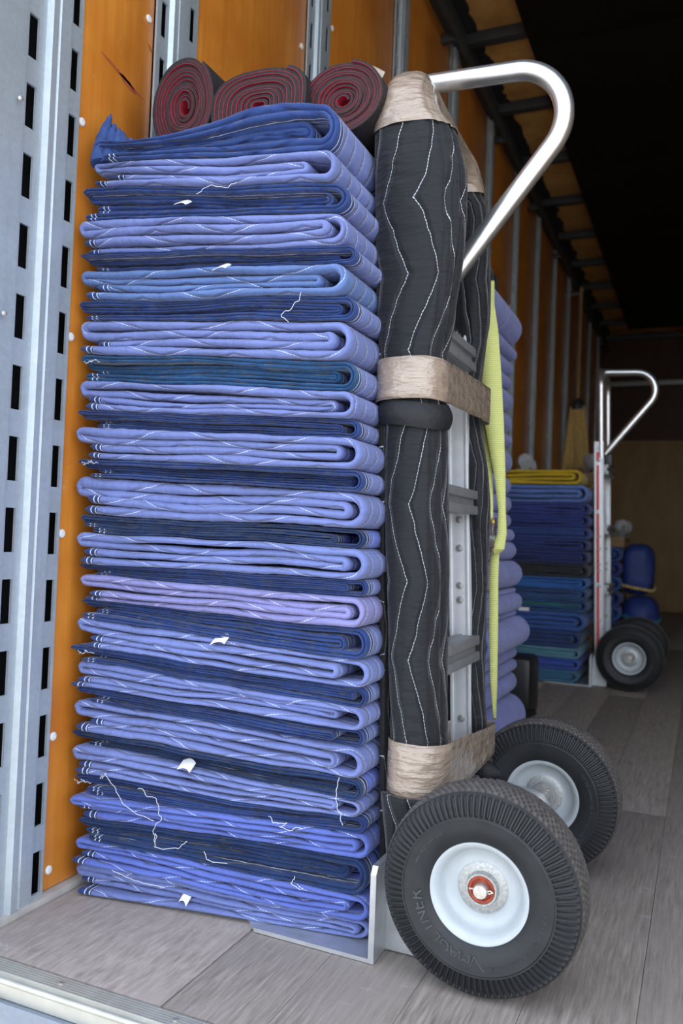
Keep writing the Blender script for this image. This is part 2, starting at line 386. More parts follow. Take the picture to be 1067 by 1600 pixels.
# uneven sealant bead under the rail edge
mb = MB(); vs = []; n = 420
for k in range(n + 1):
    y = 0.9 + 7.0 * k / n; wdt = 0.055 + 0.022 * nz(y * 9, 1, 2) + 0.014 * nz(y * 30, 4, 2)
    vs += [(XW + 0.02, y, 2.4985), (XW + 0.02 + wdt, y, 2.4985), (XW + 0.02 + wdt, y, 2.507), (XW + 0.02, y, 2.507)]
mb.add(vs, [[4 * k + a, 4 * k + (a + 1) % 4, 4 * k + 4 + (a + 1) % 4, 4 * k + 4 + a] for k in range(n) for a in range(4)])
mb.build('sealant', M['void'], r1)
r2 = MB().tube([(XW + 0.06, 0.9 + 0.7 * k, 2.36) for k in range(11)], 0.014, 8).build('trim_2', M['steel'])
tag(r2, 'black conduit running high along the plywood wall', 'conduit', kind='structure')
for k in range(9): MB().box((XW, 1.2 + 0.8 * k, 2.345), (XW + 0.065, 1.225 + 0.8 * k, 2.375), 0.002).build('conduit_clip', M['steel'], r2)
# rear sill
sill = MB().box((-0.95, 0.815, -0.03), (1.55, 0.8475, -0.0035), 0.001).build('trim_3', M['sill'])
tag(sill, 'ribbed aluminium threshold strip along the rear floor edge', 'threshold', kind='structure')
ribm = None
for k in range(6):
    if ribm is None: ribm = MB().box((-0.95, -0.0016, -0.004), (1.55, 0.0016, 0.0), 0.0006).build('tread_rib', M['sill'], sill); o = ribm
    else: o = obj('tread_rib', ribm.data, sill)
    o.location.y = 0.8215 + 0.0044 * k
MB().tube([(-0.95, 0.8135, -0.0065), (1.55, 0.8135, -0.0065)], 0.0040, 14).build('rolled_edge', M['sill'], sill)
for x in (-0.72, -0.55, -0.3):
    MB().lathe([(-0.003, 0.004), (0.0012, 0.0035), (0.0018, 0)], 10, (x, 0.8325, 0.0), 'Z').build('rivet', M['pin'], sill)
tag(MB().box((-0.98, 0.8085, -0.5), (1.55, 0.848, -0.0305), 0.002).build('bumper_plate', M['galvw']), 'blue-grey steel bumper sheet below the threshold strip', 'bumper', kind='structure')

# ---------------------------------------------------------------- folded blankets
def fold_path(XL, XR, t, h3, h4, gap, st=0.006):
    """centre line of a blanket folded in four: hem, outer turn, left turn, inner turn, hem"""
    P = []
    def seg(a, b):
        n = max(2, int(abs(b[0] - a[0]) / st)); P.extend([(lerp(a[0], b[0], i / n), lerp(a[1], b[1], i / n)) for i in range(n)])
    cR = XR - 2 * t; cI = cR - gap; cL = XL + t
    seg((XL + h4, 0.5 * t), (cR, 0.5 * t)); P.extend(arc_pts((cR, 2 * t), 1.5 * t, -pi / 2, pi / 2, 14)[:-1])
    seg((cR, 3.5 * t), (cL, 3.5 * t)); P.extend(arc_pts((cL, 3 * t), 0.5 * t, pi / 2, 3 * pi / 2, 7)[:-1])
    seg((cL, 2.5 * t), (cI, 2.5 * t)); P.extend(arc_pts((cI, 2 * t), 0.5 * t, pi / 2, -pi / 2, 7)[:-1])
    seg((cI, 1.5 * t), (XL + h3, 1.5 * t)); P.append((XL + h3, 1.5 * t))
    return P
def blanket_mesh(name, kind, XL, XR, zb, zt, yf, depth, seed, st=0.006, ny=6, mat=None, puff=1.0, gap=None):
    """zb, zt: functions of x; yf: function of x and height fraction; kind 'L' shows rolled folds, 'D' shows thin hemmed edges"""
    rn = random.Random(seed)
    t = ((zt(XL) - zb(XL)) + (zt(XR) - zb(XR))) / 8
    g = gap if gap is not None else (0.004 + 0.03 * rn.random())
    P = fold_path(XL, XR, t, 0.004 + 0.03 * rn.random(), 0.0 + 0.03 * rn.random(), g, st)
    S = [0.0]
    for a, b in zip(P[:-1], P[1:]): S.append(S[-1] + math.hypot(b[0] - a[0], b[1] - a[1]))
    L = S[-1]; h = t / 2; inner = (0.004 + 0.016 * rn.random()) if kind == 'D' else 0.002
    back = [0.035, 0.07, 0.12, 0.2, 0.3, depth][-ny:] if ny < 6 else [0.035, 0.07, 0.12, 0.2, 0.3, depth]
    back = [b for b in back if b < depth] + [depth]
    if kind == 'L':
        fr = [(h * 1.6 * (1 - cos(a)), sin(a)) for a in [pi / 2 - pi * i / 10 for i in range(11)]]
    else:
        lip = [(0.006, 1.0), (0.0016, 0.92), (0.0, 0.66), (0.0006, 0.34), (0.0026, 0.14), (0.006, 0.03)]
        fr = lip + [(d, -q) for d, q in reversed(lip)]
    sec = [(d, 1.0) for d in reversed(back)] + fr + [(d, -1.0) for d in back]
    vs_arc = []; acc = 0
    for i, (d, q) in enumerate(sec):
        if i: acc += math.hypot(d - sec[i - 1][0], (q - sec[i - 1][1]) * h)
        vs_arc.append(acc)
    vs_arc = [a - acc / 2 for a in vs_arc]
    K = len(sec); N = len(P); verts = []; uvs = []; ends = []
    so_ = seed * 3.17
    for i in range(N):
        a = P[max(i - 1, 0)]; b = P[min(i + 1, N - 1)]; dx, dz = b[0] - a[0], b[1] - a[1]; l = math.hypot(dx, dz) or 1
        nx, nzz = -dz / l, dx / l
        s = S[i]; e = min(s, L - s); q = min(1, (e + 0.0008) / (h * 1.2)); tap = math.sqrt(max(0.0, 1 - (1 - q) ** 2))
        jy = 0.012 * nz(s * 1.9, so_, 0.3) + 0.004 * nz(s * 9, so_, 1.3)
        if kind == 'D': jy *= 1.6
        pk = 1 + puff * (0.13 * nz(s * 80, so_, 5) + 0.14 * nz(s * 13, so_, 9) - 0.08)
        for (d, f) in sec:
            th = h * f * tap * (pk if abs(f) > 0.3 else 1)
            wr = 0.0022 * nz(s * 25, d * 30, so_) * min(1, d * 20) * puff
            x = P[i][0] + nx * (th + wr); z = P[i][1] + nzz * th
            zz = z / (4 * t)
            lay = P[i][1] / t; zz += puff * 0.17 * nz(x * 5.5, lay * 0.45, so_ + 2) * max(0.0, 4 * zz * (1 - zz)) * (1 if XR - x > 5 * t else max(0.0, (XR - x) / (5 * t)))
            rec_ = inner * (1 if 0.26 < P[i][1] / (4 * t) < 0.74 and XR - P[i][0] > 3 * t else 0)
            y = yf(x, zz) + d + rec_ * max(0, 1 - d * 4) + jy * max(0, 1 - d * 3) + (1 - tap) * 0.004
            verts.append((x, y, lerp(zb(x), zt(x), zz)))
        ends.append(e)
    faces = [[i * K + j, i * K + j + 1, (i + 1) * K + j + 1, (i + 1) * K + j] for i in range(N - 1) for j in range(K - 1)]
    me = bpy.data.meshes.new(name); me.from_pydata(verts, [], faces)
    ul = me.uv_layers.new(name='UVMap'); flat = [0.0] * (2 * len(me.loops))
    li = [0] * len(me.loops); me.loops.foreach_get('vertex_index', li)
    for c, vi in enumerate(li): flat[2 * c] = S[vi // K]; flat[2 * c + 1] = vs_arc[vi % K]
    ul.data.foreach_set('uv', flat)
    at = me.attributes.new('endd', 'FLOAT', 'POINT'); at.data.foreach_set('value', [ends[v // K] for v in range(len(verts))])
    for p in me.polygons: p.use_smooth = True
    if mat: me.materials.append(mat)
    return me
ORD = ['topmost', 'second', 'third', 'fourth', 'fifth', 'sixth', 'seventh', 'eighth', 'ninth', 'tenth', 'eleventh', 'twelfth', 'thirteenth', 'fourteenth', 'fifteenth', 'sixteenth', 'seventeenth', 'eighteenth', 'nineteenth', 'twentieth',
       'twenty-first', 'twenty-second', 'twenty-third', 'twenty-fourth', 'twenty-fifth', 'twenty-sixth', 'twenty-seventh', 'twenty-eighth', 'twenty-ninth', 'thirtieth', 'bottom']
ROWS = [('D', -0.873, 1.1716, -0.492, 1.1526), ('L', -0.871, 1.1244, -0.477, 1.0908), ('D', -0.898, 1.0923, -0.458, 1.044), ('L', -0.895, 1.0379, -0.463, 1.0073), ('D', -0.890, 0.9875, -0.449, 0.9624),
 ('B', -0.894, 0.9628, -0.462, 0.9404), ('D', -0.898, 0.9172, -0.449, 0.895), ('L', -0.892, 0.8866, -0.455, 0.8614), ('T', -0.892, 0.8325, -0.448, 0.8102), ('L', -0.895, 0.7948, -0.448, 0.7688), ('D', -0.890, 0.7473, -0.447, 0.7299),
 ('L', -0.896, 0.7246, -0.438, 0.7012), ('D', -0.890, 0.6731, -0.436, 0.6588), ('L', -0.897, 0.6454, -0.433, 0.6285), ('N', -0.887, 0.5862, -0.438, 0.5796), ('L', -0.892, 0.5595, -0.432, 0.5528), ('D', -0.891, 0.5109, -0.436, 0.5088),
 ('V', -0.884, 0.4957, -0.434, 0.4834), ('D', -0.892, 0.4566, -0.430, 0.44), ('L', -0.886, 0.4294, -0.428, 0.3986), ('D', -0.898, 0.3863, -0.432, 0.3583), ('L', -0.890, 0.3628, -0.432, 0.3309), ('D', -0.888, 0.3234, -0.435, 0.3003),
 ('L', -0.891, 0.301, -0.434, 0.2753), ('N', -0.896, 0.2528, -0.434, 0.2324), ('L', -0.889, 0.2304, -0.436, 0.2039), ('D', -0.890, 0.1841, -0.429, 0.1794), ('R', -0.889, 0.1545, -0.426, 0.1584), ('N', -0.884, 0.1181, -0.428, 0.1201),
 ('R', -0.883, 0.0866, -0.425, 0.0693), ('L', -0.883, 0.0495, -0.425, 0.0331), ('E', -0.878, 0.0015, -0.416, 0.0075)]
KM = dict(D=('D', 'dark'), T=('D', 'teal'), N=('D', 'navy'), L=('L', 'light'), B=('L', 'light_b'), V=('L', 'lav'), R=('L', 'deep'))
KW = dict(D='with navy hemmed edges showing', T='with teal hemmed edges showing', N='with dark navy hemmed edges showing', L='in periwinkle with rolled folds showing', B='in steel blue with rolled folds showing', V='in pale lavender with rolled folds showing', R='in royal blue with rolled folds showing')
XA, XB = -0.895, -0.44
def boundary(k):
    _, xl, zl, xr, zr = ROWS[k]
    amp = 0.010 if k == 0 else (0.0035 if k < len(ROWS) - 1 else 0)
    def f(x):
        u = (x - xl) / (xr - xl); z = lerp(zl, zr, u)
        wv = amp * nz(x * 7, k * 0.55, 3.3) + amp * 0.5 * nz(x * 17, k * 0.8, 7.3)
        if k == 0:
            wv += 0.017 * math.exp(-((x + 0.56) / 0.09) ** 2) - 0.016 * math.exp(-((x + 0.80) / 0.08) ** 2)
        return max(z + wv, 0.0015)
    return f
def front(x, z): 
    u = (x - XA) / (XB - XA); return lerp(1.035 - 0.035 * z, 1.095 - 0.08 * z, u)
stack = []
for k in range(len(ROWS) - 1):
    c, xl, zl, xr, zr = ROWS[k]; kind, mk = KM[c]
    zt, zb = boundary(k), boundary(k + 1)
    xr2 = max(xr, ROWS[k + 1][3] if k == 0 else -9) + (0.012 if kind == 'L' else 0.009)
    rec = 0.0 if kind == 'L' else (0.004 if k else -0.004)
    zm = (zl + ROWS[k + 1][2]) / 2
    yf = lambda x, q, zm=zm, rec=rec: front(x, zm) + rec
    ba = empty('moving_blanket', (-0.66, 1.06, 0))
    me = blanket_mesh('folded_cloth', kind, xl, xr2, zb, zt, yf, 0.46, k + 1, mat=M[mk], gap=0.03 if k == 0 else None)
    o = obj('folded_cloth', me, ba, (0.66, -1.06, 0))
    tag(ba, f'folded moving blanket {KW[c]}, {ORD[k]} in the tall near stack' if k not in (0, 30) else
        ('topmost folded blanket of the near stack, navy hems, under the rolled runners' if k == 0 else 'bottom folded periwinkle blanket of the near stack, lying on the floor and nose plate'),
        'blanket', 'moving blankets in the near stack')
    stack.append(ba)
def part_of(k, ob):
    ob.parent = stack[k]; ob.location = (0.66, -1.06, 0); return ob
# care tags, loose threads and the turned-up corner
for k, x, z, wd, an in ((2, -0.720, 1.052, 0.020, -0.1), (4, -0.655, 0.951, 0.022, 0.1), (18, -0.652, 0.414, 0.024, 0.15), (24, -0.703, 0.226, 0.022, -0.05), (30, -0.697, 0.031, 0.012, -0.4)):
    yy = front(x, z) - 0.006
    vs = []; n = 5
    for i in range(n + 1):
        t = i / n; dz = 0.006 * sin(t * pi * 0.8) - 0.004 * t
        for s_ in (0, 1):
            for th in (0, 0.0006):
                vs.append((x + wd * t, yy + 0.014 - 0.016 * s_ + 0.003 * sin(3 * t), z + dz + an * wd * t - 0.010 * s_ + th))
    fs = []
    for i in range(n):
        a, b = i * 4, i * 4 + 4
        fs += [[a, a + 2, b + 2, b], [a + 1, b + 1, b + 3, a + 3], [a, b, b + 1, a + 1], [a + 2, a + 3, b + 3, b + 2]]
    fs += [[0, 1, 3, 2], [n * 4, n * 4 + 2, n * 4 + 3, n * 4 + 1]]
    mb = MB(); mb.add(vs, fs); o = mb.build('care_tag', M['tag']); o['label'] = 'white care tag'; part_of(k, o)
def thread(k, pts, seed, amp=0.004, r=0.0004):
    rn = random.Random(seed); P = []
    for i in range(len(pts) - 1):
        for j in range(8):
            t = j / 8; p = Vector(pts[i]).lerp(Vector(pts[i + 1]), t)
            q = i * 8 + j; P.append((p.x + amp * nz(q * 0.31, seed, 0), p.y, p.z + amp * nz(q * 0.31, seed, 5)))
    P.append(pts[-1]); P = [(x, front(x, z) - y, z) for x, y, z in P]
    o = MB().tube(P, r, 5).build('loose_thread', M['thread']); part_of(k, o)
thread(2, [(-0.685, 0.004, 1.055), (-0.66, 0.008, 1.063), (-0.63, 0.008, 1.056), (-0.612, 0.004, 1.068)], 1)
thread(6, [(-0.515, 0.004, 0.905), (-0.523, 0.008, 0.885), (-0.545, 0.008, 0.872), (-0.535, 0.006, 0.862)], 2)
thread(25, [(-0.835, 0.004, 0.185), (-0.82, 0.012, 0.195), (-0.80, 0.014, 0.175), (-0.785, 0.012, 0.15), (-0.74, 0.008, 0.135)], 3, 0.006)
thread(26, [(-0.77, 0.004, 0.178), (-0.735, 0.012, 0.17), (-0.725, 0.012, 0.145), (-0.74, 0.010, 0.12), (-0.735, 0.01, 0.105)], 4, 0.006)
thread(28, [(-0.74, 0.004, 0.115), (-0.735, 0.01, 0.095), (-0.70, 0.01, 0.1), (-0.685, 0.008, 0.112)], 5, 0.006)
thread(28, [(-0.66, 0.004, 0.10), (-0.65, 0.01, 0.088), (-0.62, 0.01, 0.09)], 6, 0.006)
thread(28, [(-0.52, 0.004, 0.085), (-0.523, 0.01, 0.075), (-0.508, 0.01, 0.07)], 7, 0.004)
thread(26, [(-0.56, 0.004, 0.165), (-0.545, 0.01, 0.158), (-0.53, 0.01, 0.162), (-0.54, 0.01, 0.152), (-0.51, 0.006, 0.155)], 8, 0.006)
thread(24, [(-0.455, 0.006, 0.235), (-0.457, 0.014, 0.215), (-0.452, 0.014, 0.19), (-0.448, 0.01, 0.17)], 9)
thread(30, [(-0.81, 0.006, 0.05), (-0.78, 0.01, 0.044), (-0.75, 0.01, 0.04), (-0.72, 0.008, 0.038)], 10)
for k, zz in ((8, 0.822), (12, 0.668), (20, 0.378), (26, 0.18)):
    for j in range(2):
        x0 = -0.880 + 0.012 * j
        thread(k, [(x0, 0.003, zz), (x0 + 0.010, 0.008, zz - 0.005 + 0.004 * j), (x0 + 0.020, 0.006, zz - 0.002 * j)], k * 5 + j, 0.006, 0.0003)
mb = MB()
for (bx, by, tx, ty, tz, r) in ((-0.868, 1.005, -0.873, 1.03, 1.218, 0.013), (-0.853, 1.012, -0.866, 1.035, 1.205, 0.014), (-0.838, 1.018, -0.856, 1.03, 1.193, 0.013), (-0.822, 1.02, -0.846, 1.03, 1.186, 0.012), (-0.806, 1.03, -0.836, 1.035, 1.177, 0.012)):
    P = []; RR = []
    for i in range(13):
        t = i / 12; P.append((lerp(bx, tx, t) + 0.004 * nz(t * 3, bx * 90, 0), lerp(by, ty, t) - 0.006 * sin(t * pi), lerp(1.128, tz, t ** 1.1))); RR.append(r * (1 - t) ** 0.6 * (1 + 0.15 * nz(t * 9, bx * 70, 2)) + 0.0012)
    mb.tube(P, RR, 12)
part_of(0, mb.build('turned_up_corner', simple('navy_hem_cloth', (0.025, 0.06, 0.20), 0.85, 0, 0.3, 80, 0.3)))

# second stack, behind the wrapped hand truck
S2 = [(1.155, 1.056, -0.433), (1.056, 1.023, -0.442), (1.023, 0.985, -0.452), (0.985, 0.95, -0.453), (0.95, 0.894, -0.448), (0.894, 0.839, -0.448), (0.839, 0.806, -0.448), (0.806, 0.733, -0.446), (0.733, 0.685, -0.447), (0.685, 0.64, -0.445),
      (0.64, 0.602, -0.444), (0.602, 0.571, -0.435), (0.571, 0.524, -0.429), (0.524, 0.456, -0.414), (0.456, 0.444, -0.427), (0.444, 0.4, -0.41), (0.4, 0.388, -0.425), (0.388, 0.314, -0.389), (0.314, 0.281, -0.42), (0.281, 0.249, -0.419), (0.249, 0.196, -0.418), (0.196, 0.10, -0.392), (0.10, 0.002, -0.43)]
for k, (a, b, x) in enumerate(S2):
    ba = empty('moving_blanket', (-0.65, 1.7, 0))
    me = blanket_mesh('folded_cloth', 'L', -0.88 + 0.01 * nz(k * 2.3, 0, 0), x, lambda X, b=b: b, lambda X, a=a: a, lambda X, q: 1.68, 0.40, 60 + k, st=0.012, ny=6, mat=M['slub'], puff=1.2, gap=0.01)
    obj('folded_cloth', me, ba, (0.65, -1.7, 0))
    w_ = ORD[k] if k < len(S2) - 1 else 'lowest'
    tag(ba, f'lavender-blue folded blanket, {w_} in the stack behind the yellow strap', 'blanket', 'lavender blankets behind the wrapped hand truck')

# far stack on the distant hand truck
def cl(n, c): return quilt('far_cloth_' + n, c, tuple(x * 0.4 for x in c), 0, S=0.5)
FAR = [(0.874, 0.812, (0.52, 0.36, 0.012), 'mustard yellow'), (0.812, 0.737, (0.11, 0.19, 0.46), 'pale steel blue'), (0.737, 0.69, (0.04, 0.06, 0.26), 'indigo'), (0.69, 0.638, (0.028, 0.05, 0.22), 'navy'), (0.638, 0.588, (0.035, 0.07, 0.25), 'dusty navy'),
       (0.588, 0.541, (0.03, 0.05, 0.2), 'dark indigo'), (0.541, 0.488, (0.025, 0.04, 0.15), 'midnight blue'), (0.488, 0.432, (0.03, 0.032, 0.04), 'charcoal black'), (0.432, 0.388, (0.035, 0.15, 0.46), 'bright blue'), (0.388, 0.345, (0.04, 0.10, 0.26), 'slate blue'),
       (0.345, 0.29, (0.03, 0.09, 0.22), 'green-striped blue'), (0.29, 0.215, (0.04, 0.11, 0.36), 'medium blue'), (0.215, 0.147, (0.025, 0.06, 0.18), 'dark denim'), (0.147, 0.105, (0.11, 0.27, 0.36), 'pale teal'), (0.105, 0.058, (0.05, 0.10, 0.42), 'cobalt blue'), (0.058, 0.008, (0.05, 0.16, 0.27), 'dull teal')]
for k, (a, b, c, nm) in enumerate(FAR):
    ba = empty('folded_pad', (-0.6, 3.5, 0)); xr = -0.425 - 0.02 * abs(nz(k * 1.7, 4, 0)) - (0.035 if k == 0 else 0)
    if k > 11: xr -= 0.02
    me = blanket_mesh('folded_cloth', 'L', -0.80, xr, lambda X, b=b: b, lambda X, a=a: a, lambda X, q: 3.475, 0.36, 120 + k, st=0.02, ny=3, mat=cl(nm.replace(' ', '_'), c), gap=0.01)
    obj('folded_cloth', me, ba, (0.6, -3.5, 0))
    tag(ba, f'{nm} folded pad in the distant stack, ' + ('topmost of the pile' if k == 0 else ('lowest of the pile' if k == len(FAR) - 1 else f'{ORD[k]} from the top')), 'blanket', 'folded pads on the distant hand truck')
    if nm == 'green-striped blue':
        for z in (0.306, 0.318): MB().box((-0.78, 3.4735, z), (-0.46, 3.478, z + 0.004), 0.001).build('green_stripe', simple('green_thread_stripe', (0.03, 0.28, 0.10), 0.8), ba).location = (0.6, -3.5, 0)
        MB().box((-0.70, 3.464, 0.287), (-0.655, 3.476, 0.302), 0.002).build('care_tag', M['tag'], ba).location = (0.6, -3.5, 0)

# ---------------------------------------------------------------- rolled runners on the near stack
def runner(name, cx, cz, rx, rz, y0, y1, turns, seed, label, sq=2.0, rot=0.0, tail=0.0):
    root = empty(name, (cx, y0, cz - rz)); n = int(turns * 52); r0 = 0.16
    bl = []; rd = []
    def pt(i, off):
        u = i / n; th = rot - turns * 2 * pi * (1 - u); rr = lerp(r0, 1.0, u ** 0.9) + off * (1 + 0.0)
        rr *= 1 + 0.05 * nz(cos(th) * 1.2, sin(th) * 1.2 + seed, u * 3) * (1 - u * 0.6)
        c, s = cos(th), sin(th)
        ex = 2 / sq; px = math.copysign(abs(c) ** ex, c); pz = math.copysign(abs(s) ** ex, s)
        return (rx * rr * px, rz * rr * pz)
    pitch = (1.0 - r0) / turns
    bands = (('black_backing', 0.0, -0.74 * pitch, M['blkrub']), ('red_facing', -0.74 * pitch, -0.86 * pitch, M['redrub']))
    for nm, o1, o2, mt in bands:
        vs = []; fs = []
        for i in range(n + 1):
            jy = 0.005 * nz(i * 0.03, seed, 2) + (0.02 * (1 - i / n)) * 0.5
            for off in (o1, o2):
                x, z = pt(i, off)
                for y in (y0 + jy, y1): vs.append((x, y - y0, z + rz))
        for i in range(n):
            a, b = i * 4, i * 4 + 4
            fs += [[a, b, b + 1, a + 1], [a + 2, a + 3, b + 3, b + 2], [a, a + 2, b + 2, b], [a + 1, b + 1, b + 3, a + 3]]
        fs += [[0, 1, 3, 2], [n * 4, n * 4 + 2, n * 4 + 3, n * 4 + 1]]
        mb = MB(); mb.add(vs, fs); mb.build(nm, mt, root, 50)
    tag(root, label, 'runner', 'rolled floor runners on top of the near stack')
    return root
runner('rolled_runner', -0.779, 1.246, 0.060, 0.080, 1.085, 1.50, 11.2, 1, 'round rolled black and red floor runner, leftmost on the near stack', 2.0, 0.9)
runner('rolled_runner', -0.642, 1.224, 0.086, 0.056, 1.085, 1.50, 9.2, 2, 'flattened rolled floor runner with red inner face, middle of three on the stack', 2.7, 1.0)
runner('rolled_runner', -0.508, 1.216, 0.068, 0.055, 1.10, 1.50, 11.2, 3, 'rolled black and red floor runner on the stack nearest the wrapped hand truck', 2.0, 1.3)

# ---------------------------------------------------------------- hand trucks
def font_mesh(txt, size, ext):
    cu = bpy.data.curves.new('t', 'FONT'); cu.body = txt; cu.size = size; cu.extrude = ext; cu.align_x = 'CENTER'; cu.resolution_u = 2
    o = bpy.data.objects.new('t', cu); COL.objects.link(o)
    dg = bpy.context.evaluated_depsgraph_get(); dg.update()
    me = bpy.data.meshes.new_from_object(o.evaluated_get(dg)); bpy.data.objects.remove(o)
    return me
def ring_text(mb, txt, rad, size, a0, step, y):
    """letters on the tyre wall (facing -Y), reading clockwise as seen from outside, tops outward; angle measured clockwise from the top"""
    for i, ch in enumerate(txt):
        if ch == ' ': continue
        me = font_mesh(ch, size, 0.0007); a = R(a0 + step * i)
        rx, rz = sin(a), cos(a); tx, tz = cos(a), -sin(a)
        vs = [(rx * (rad + v.co.y) + tx * v.co.x, y - v.co.z, rz * (rad + v.co.y) + tz * v.co.x) for v in me.vertices]
        mb.add(vs, [list(p.vertices) for p in me.polygons]); bpy.data.meshes.remove(me)
TR = 0.130
def make_wheel():
    f = [(-0.032, 0.0575), (-0.0345, 0.0605), (-0.0345, 0.0628), (-0.031, 0.0640), (-0.029, 0.062)]
    d = [(-0.031, 0.0560), (-0.024, 0.0525), (-0.016, 0.0505), (-0.0115, 0.0465), (-0.0095, 0.0380), (-0.0105, 0.0330), (-0.0115, 0.0310)]
    rimp = list(reversed(f)) + d
    root = MB().lathe(rimp, 72).lathe([(-a, r) for a, r in rimp], 72).build('wheel', M['rim'], None, 50)
    n = 4 * 92; side = [(-0.030, 0.0605), (-0.037, 0.066), (-0.0415, 0.075), (-0.0440, 0.083), (-0.0446, 0.0905), (-0.0454, 0.0940), (-0.0440, 0.0958)]
    rib = [(-0.0444, 0.0975), (-0.0438, 0.0995), (-0.0412, 0.1110), (-0.0372, 0.1208), (-0.0352, 0.1230)]
    tw = [(-0.0325, 0.1252), (-0.029, 0.1268), (-0.0255, 0.1278), (-0.022, 0.1284), (-0.018, 0.1290), (-0.0145, 0.1294), (-0.0105, 0.1297), (-0.007, 0.1299), (-0.0035, 0.13), (0.0, 0.13)]
    half = side + rib + tw; prof = half + [(-a, r) for a, r in reversed(half[:-1])]; Mn = len(prof)
    vs = []; fs = []; mi = []
    H = len(half)
    for k in range(n):
        th = 2 * pi * k / n; ph = k % 4
        for j, (a, r) in enumerate(prof):
            jj = j if j < H else 2 * (H - 1) - j; sg = -1 if j < H else 1
            if 8 <= jj <= 10 and ph in (2, 3):
                a -= sg * 0.0030; r -= 0.0016
            if jj >= 13:
                row = (jj - 13) // 2; p2 = (k + 2 * row) % 4
                if (jj - 13) % 2 == 0 and p2 in (0, 1): r -= 0.0028
                elif p2 == 3: r -= 0.0022
            vs.append((r * cos(th), a, r * sin(th)))
    mb = MB()
    o = 0; mb.v = vs
    for k in range(n):
        k2 = (k + 1) % n
        for j in range(Mn - 1):
            jj = min(j, Mn - 2 - j); mb.f.append([k * Mn + j, k * Mn + j + 1, k2 * Mn + j + 1, k2 * Mn + j]); mb.m.append(1 if jj >= 12 else 0)
    mb.build('tyre', [M['rubber'], M['tread']], root, 35)
    for i, ch in enumerate('MAGLINER'):
        lt = MB(); ring_text(lt, ch, 0.0715, 0.0225, 189.5 + 10.2 * i, 0, -0.0432); lt.build('raised_letter', M['letter'], root, 30)
    def pol(a, r, y): return (sin(R(a)) * r, y, cos(R(a)) * r)
    lt = MB()
    for (a1, r1, a2, r2) in ((172, 0.089, 180.5, 0.073), (180.5, 0.073, 183.5, 0.086)):
        lt.tube([pol(lerp(a1, a2, i / 4), lerp(r1, r2, i / 4), -0.0443 + 0.0028 * max(0, (0.089 - lerp(r1, r2, i / 4)) / 0.017) ** 2) for i in range(5)], 0.0009, 6)
    lt.build('raised_mark', M['letter'], root, 30)
    lt = MB()
    ring_text(lt, 'TM', 0.0865, 0.0045, 267, 2.6, -0.0443)
    ring_text(lt, 'NOT FOR HIGHWAY USE 4.10/3.50-4 NHS', 0.0825, 0.0060, 95, 2.12, -0.0442)
    ring_text(lt, 'www.magliner.com', 0.0825, 0.0066, 291, 2.3, -0.0442)
    o = lt.build('raised_small_print', M['letter'], root, 30); o['kind'] = 'stuff'
    hp = [(-0.0112, 0.0325), (-0.0125, 0.0300), (-0.0128, 0.0215), (-0.018, 0.0205), (-0.020, 0.0195), (-0.020, 0.0175)]
    hub = MB().lathe(hp, 48).lathe([(-a, r) for a, r in hp], 48).lathe([(-0.019, 0.0176), (0.019, 0.0176)], 40).build('hub', M['zinc'], root, 40)
    hub = root
    MB().lathe([(-0.017, 0.0176), (-0.0195, 0.0170), (-0.0190, 0.0135), (-0.0165, 0.0125), (-0.016, 0.0090)], 40).build('bearing', M['rust'], hub, 40)
    MB().lathe([(-0.016, 0.0092), (-0.0265, 0.0092), (-0.028, 0.0082), (-0.0282, 0.0)], 32).build('axle_end', M['pin'], hub, 40)
    MB().tube([(-0.015, -0.0235, 0.001), (-0.005, -0.0235, 0.001), (0.012, -0.0235, -0.001), (0.0155, -0.024, 0.001), (0.0125, -0.0245, 0.0032), (0.009, -0.024, 0.0015)], 0.0011, 6).build('cotter_pin', M['pin'], hub)
    return root
wheel0 = make_wheel()

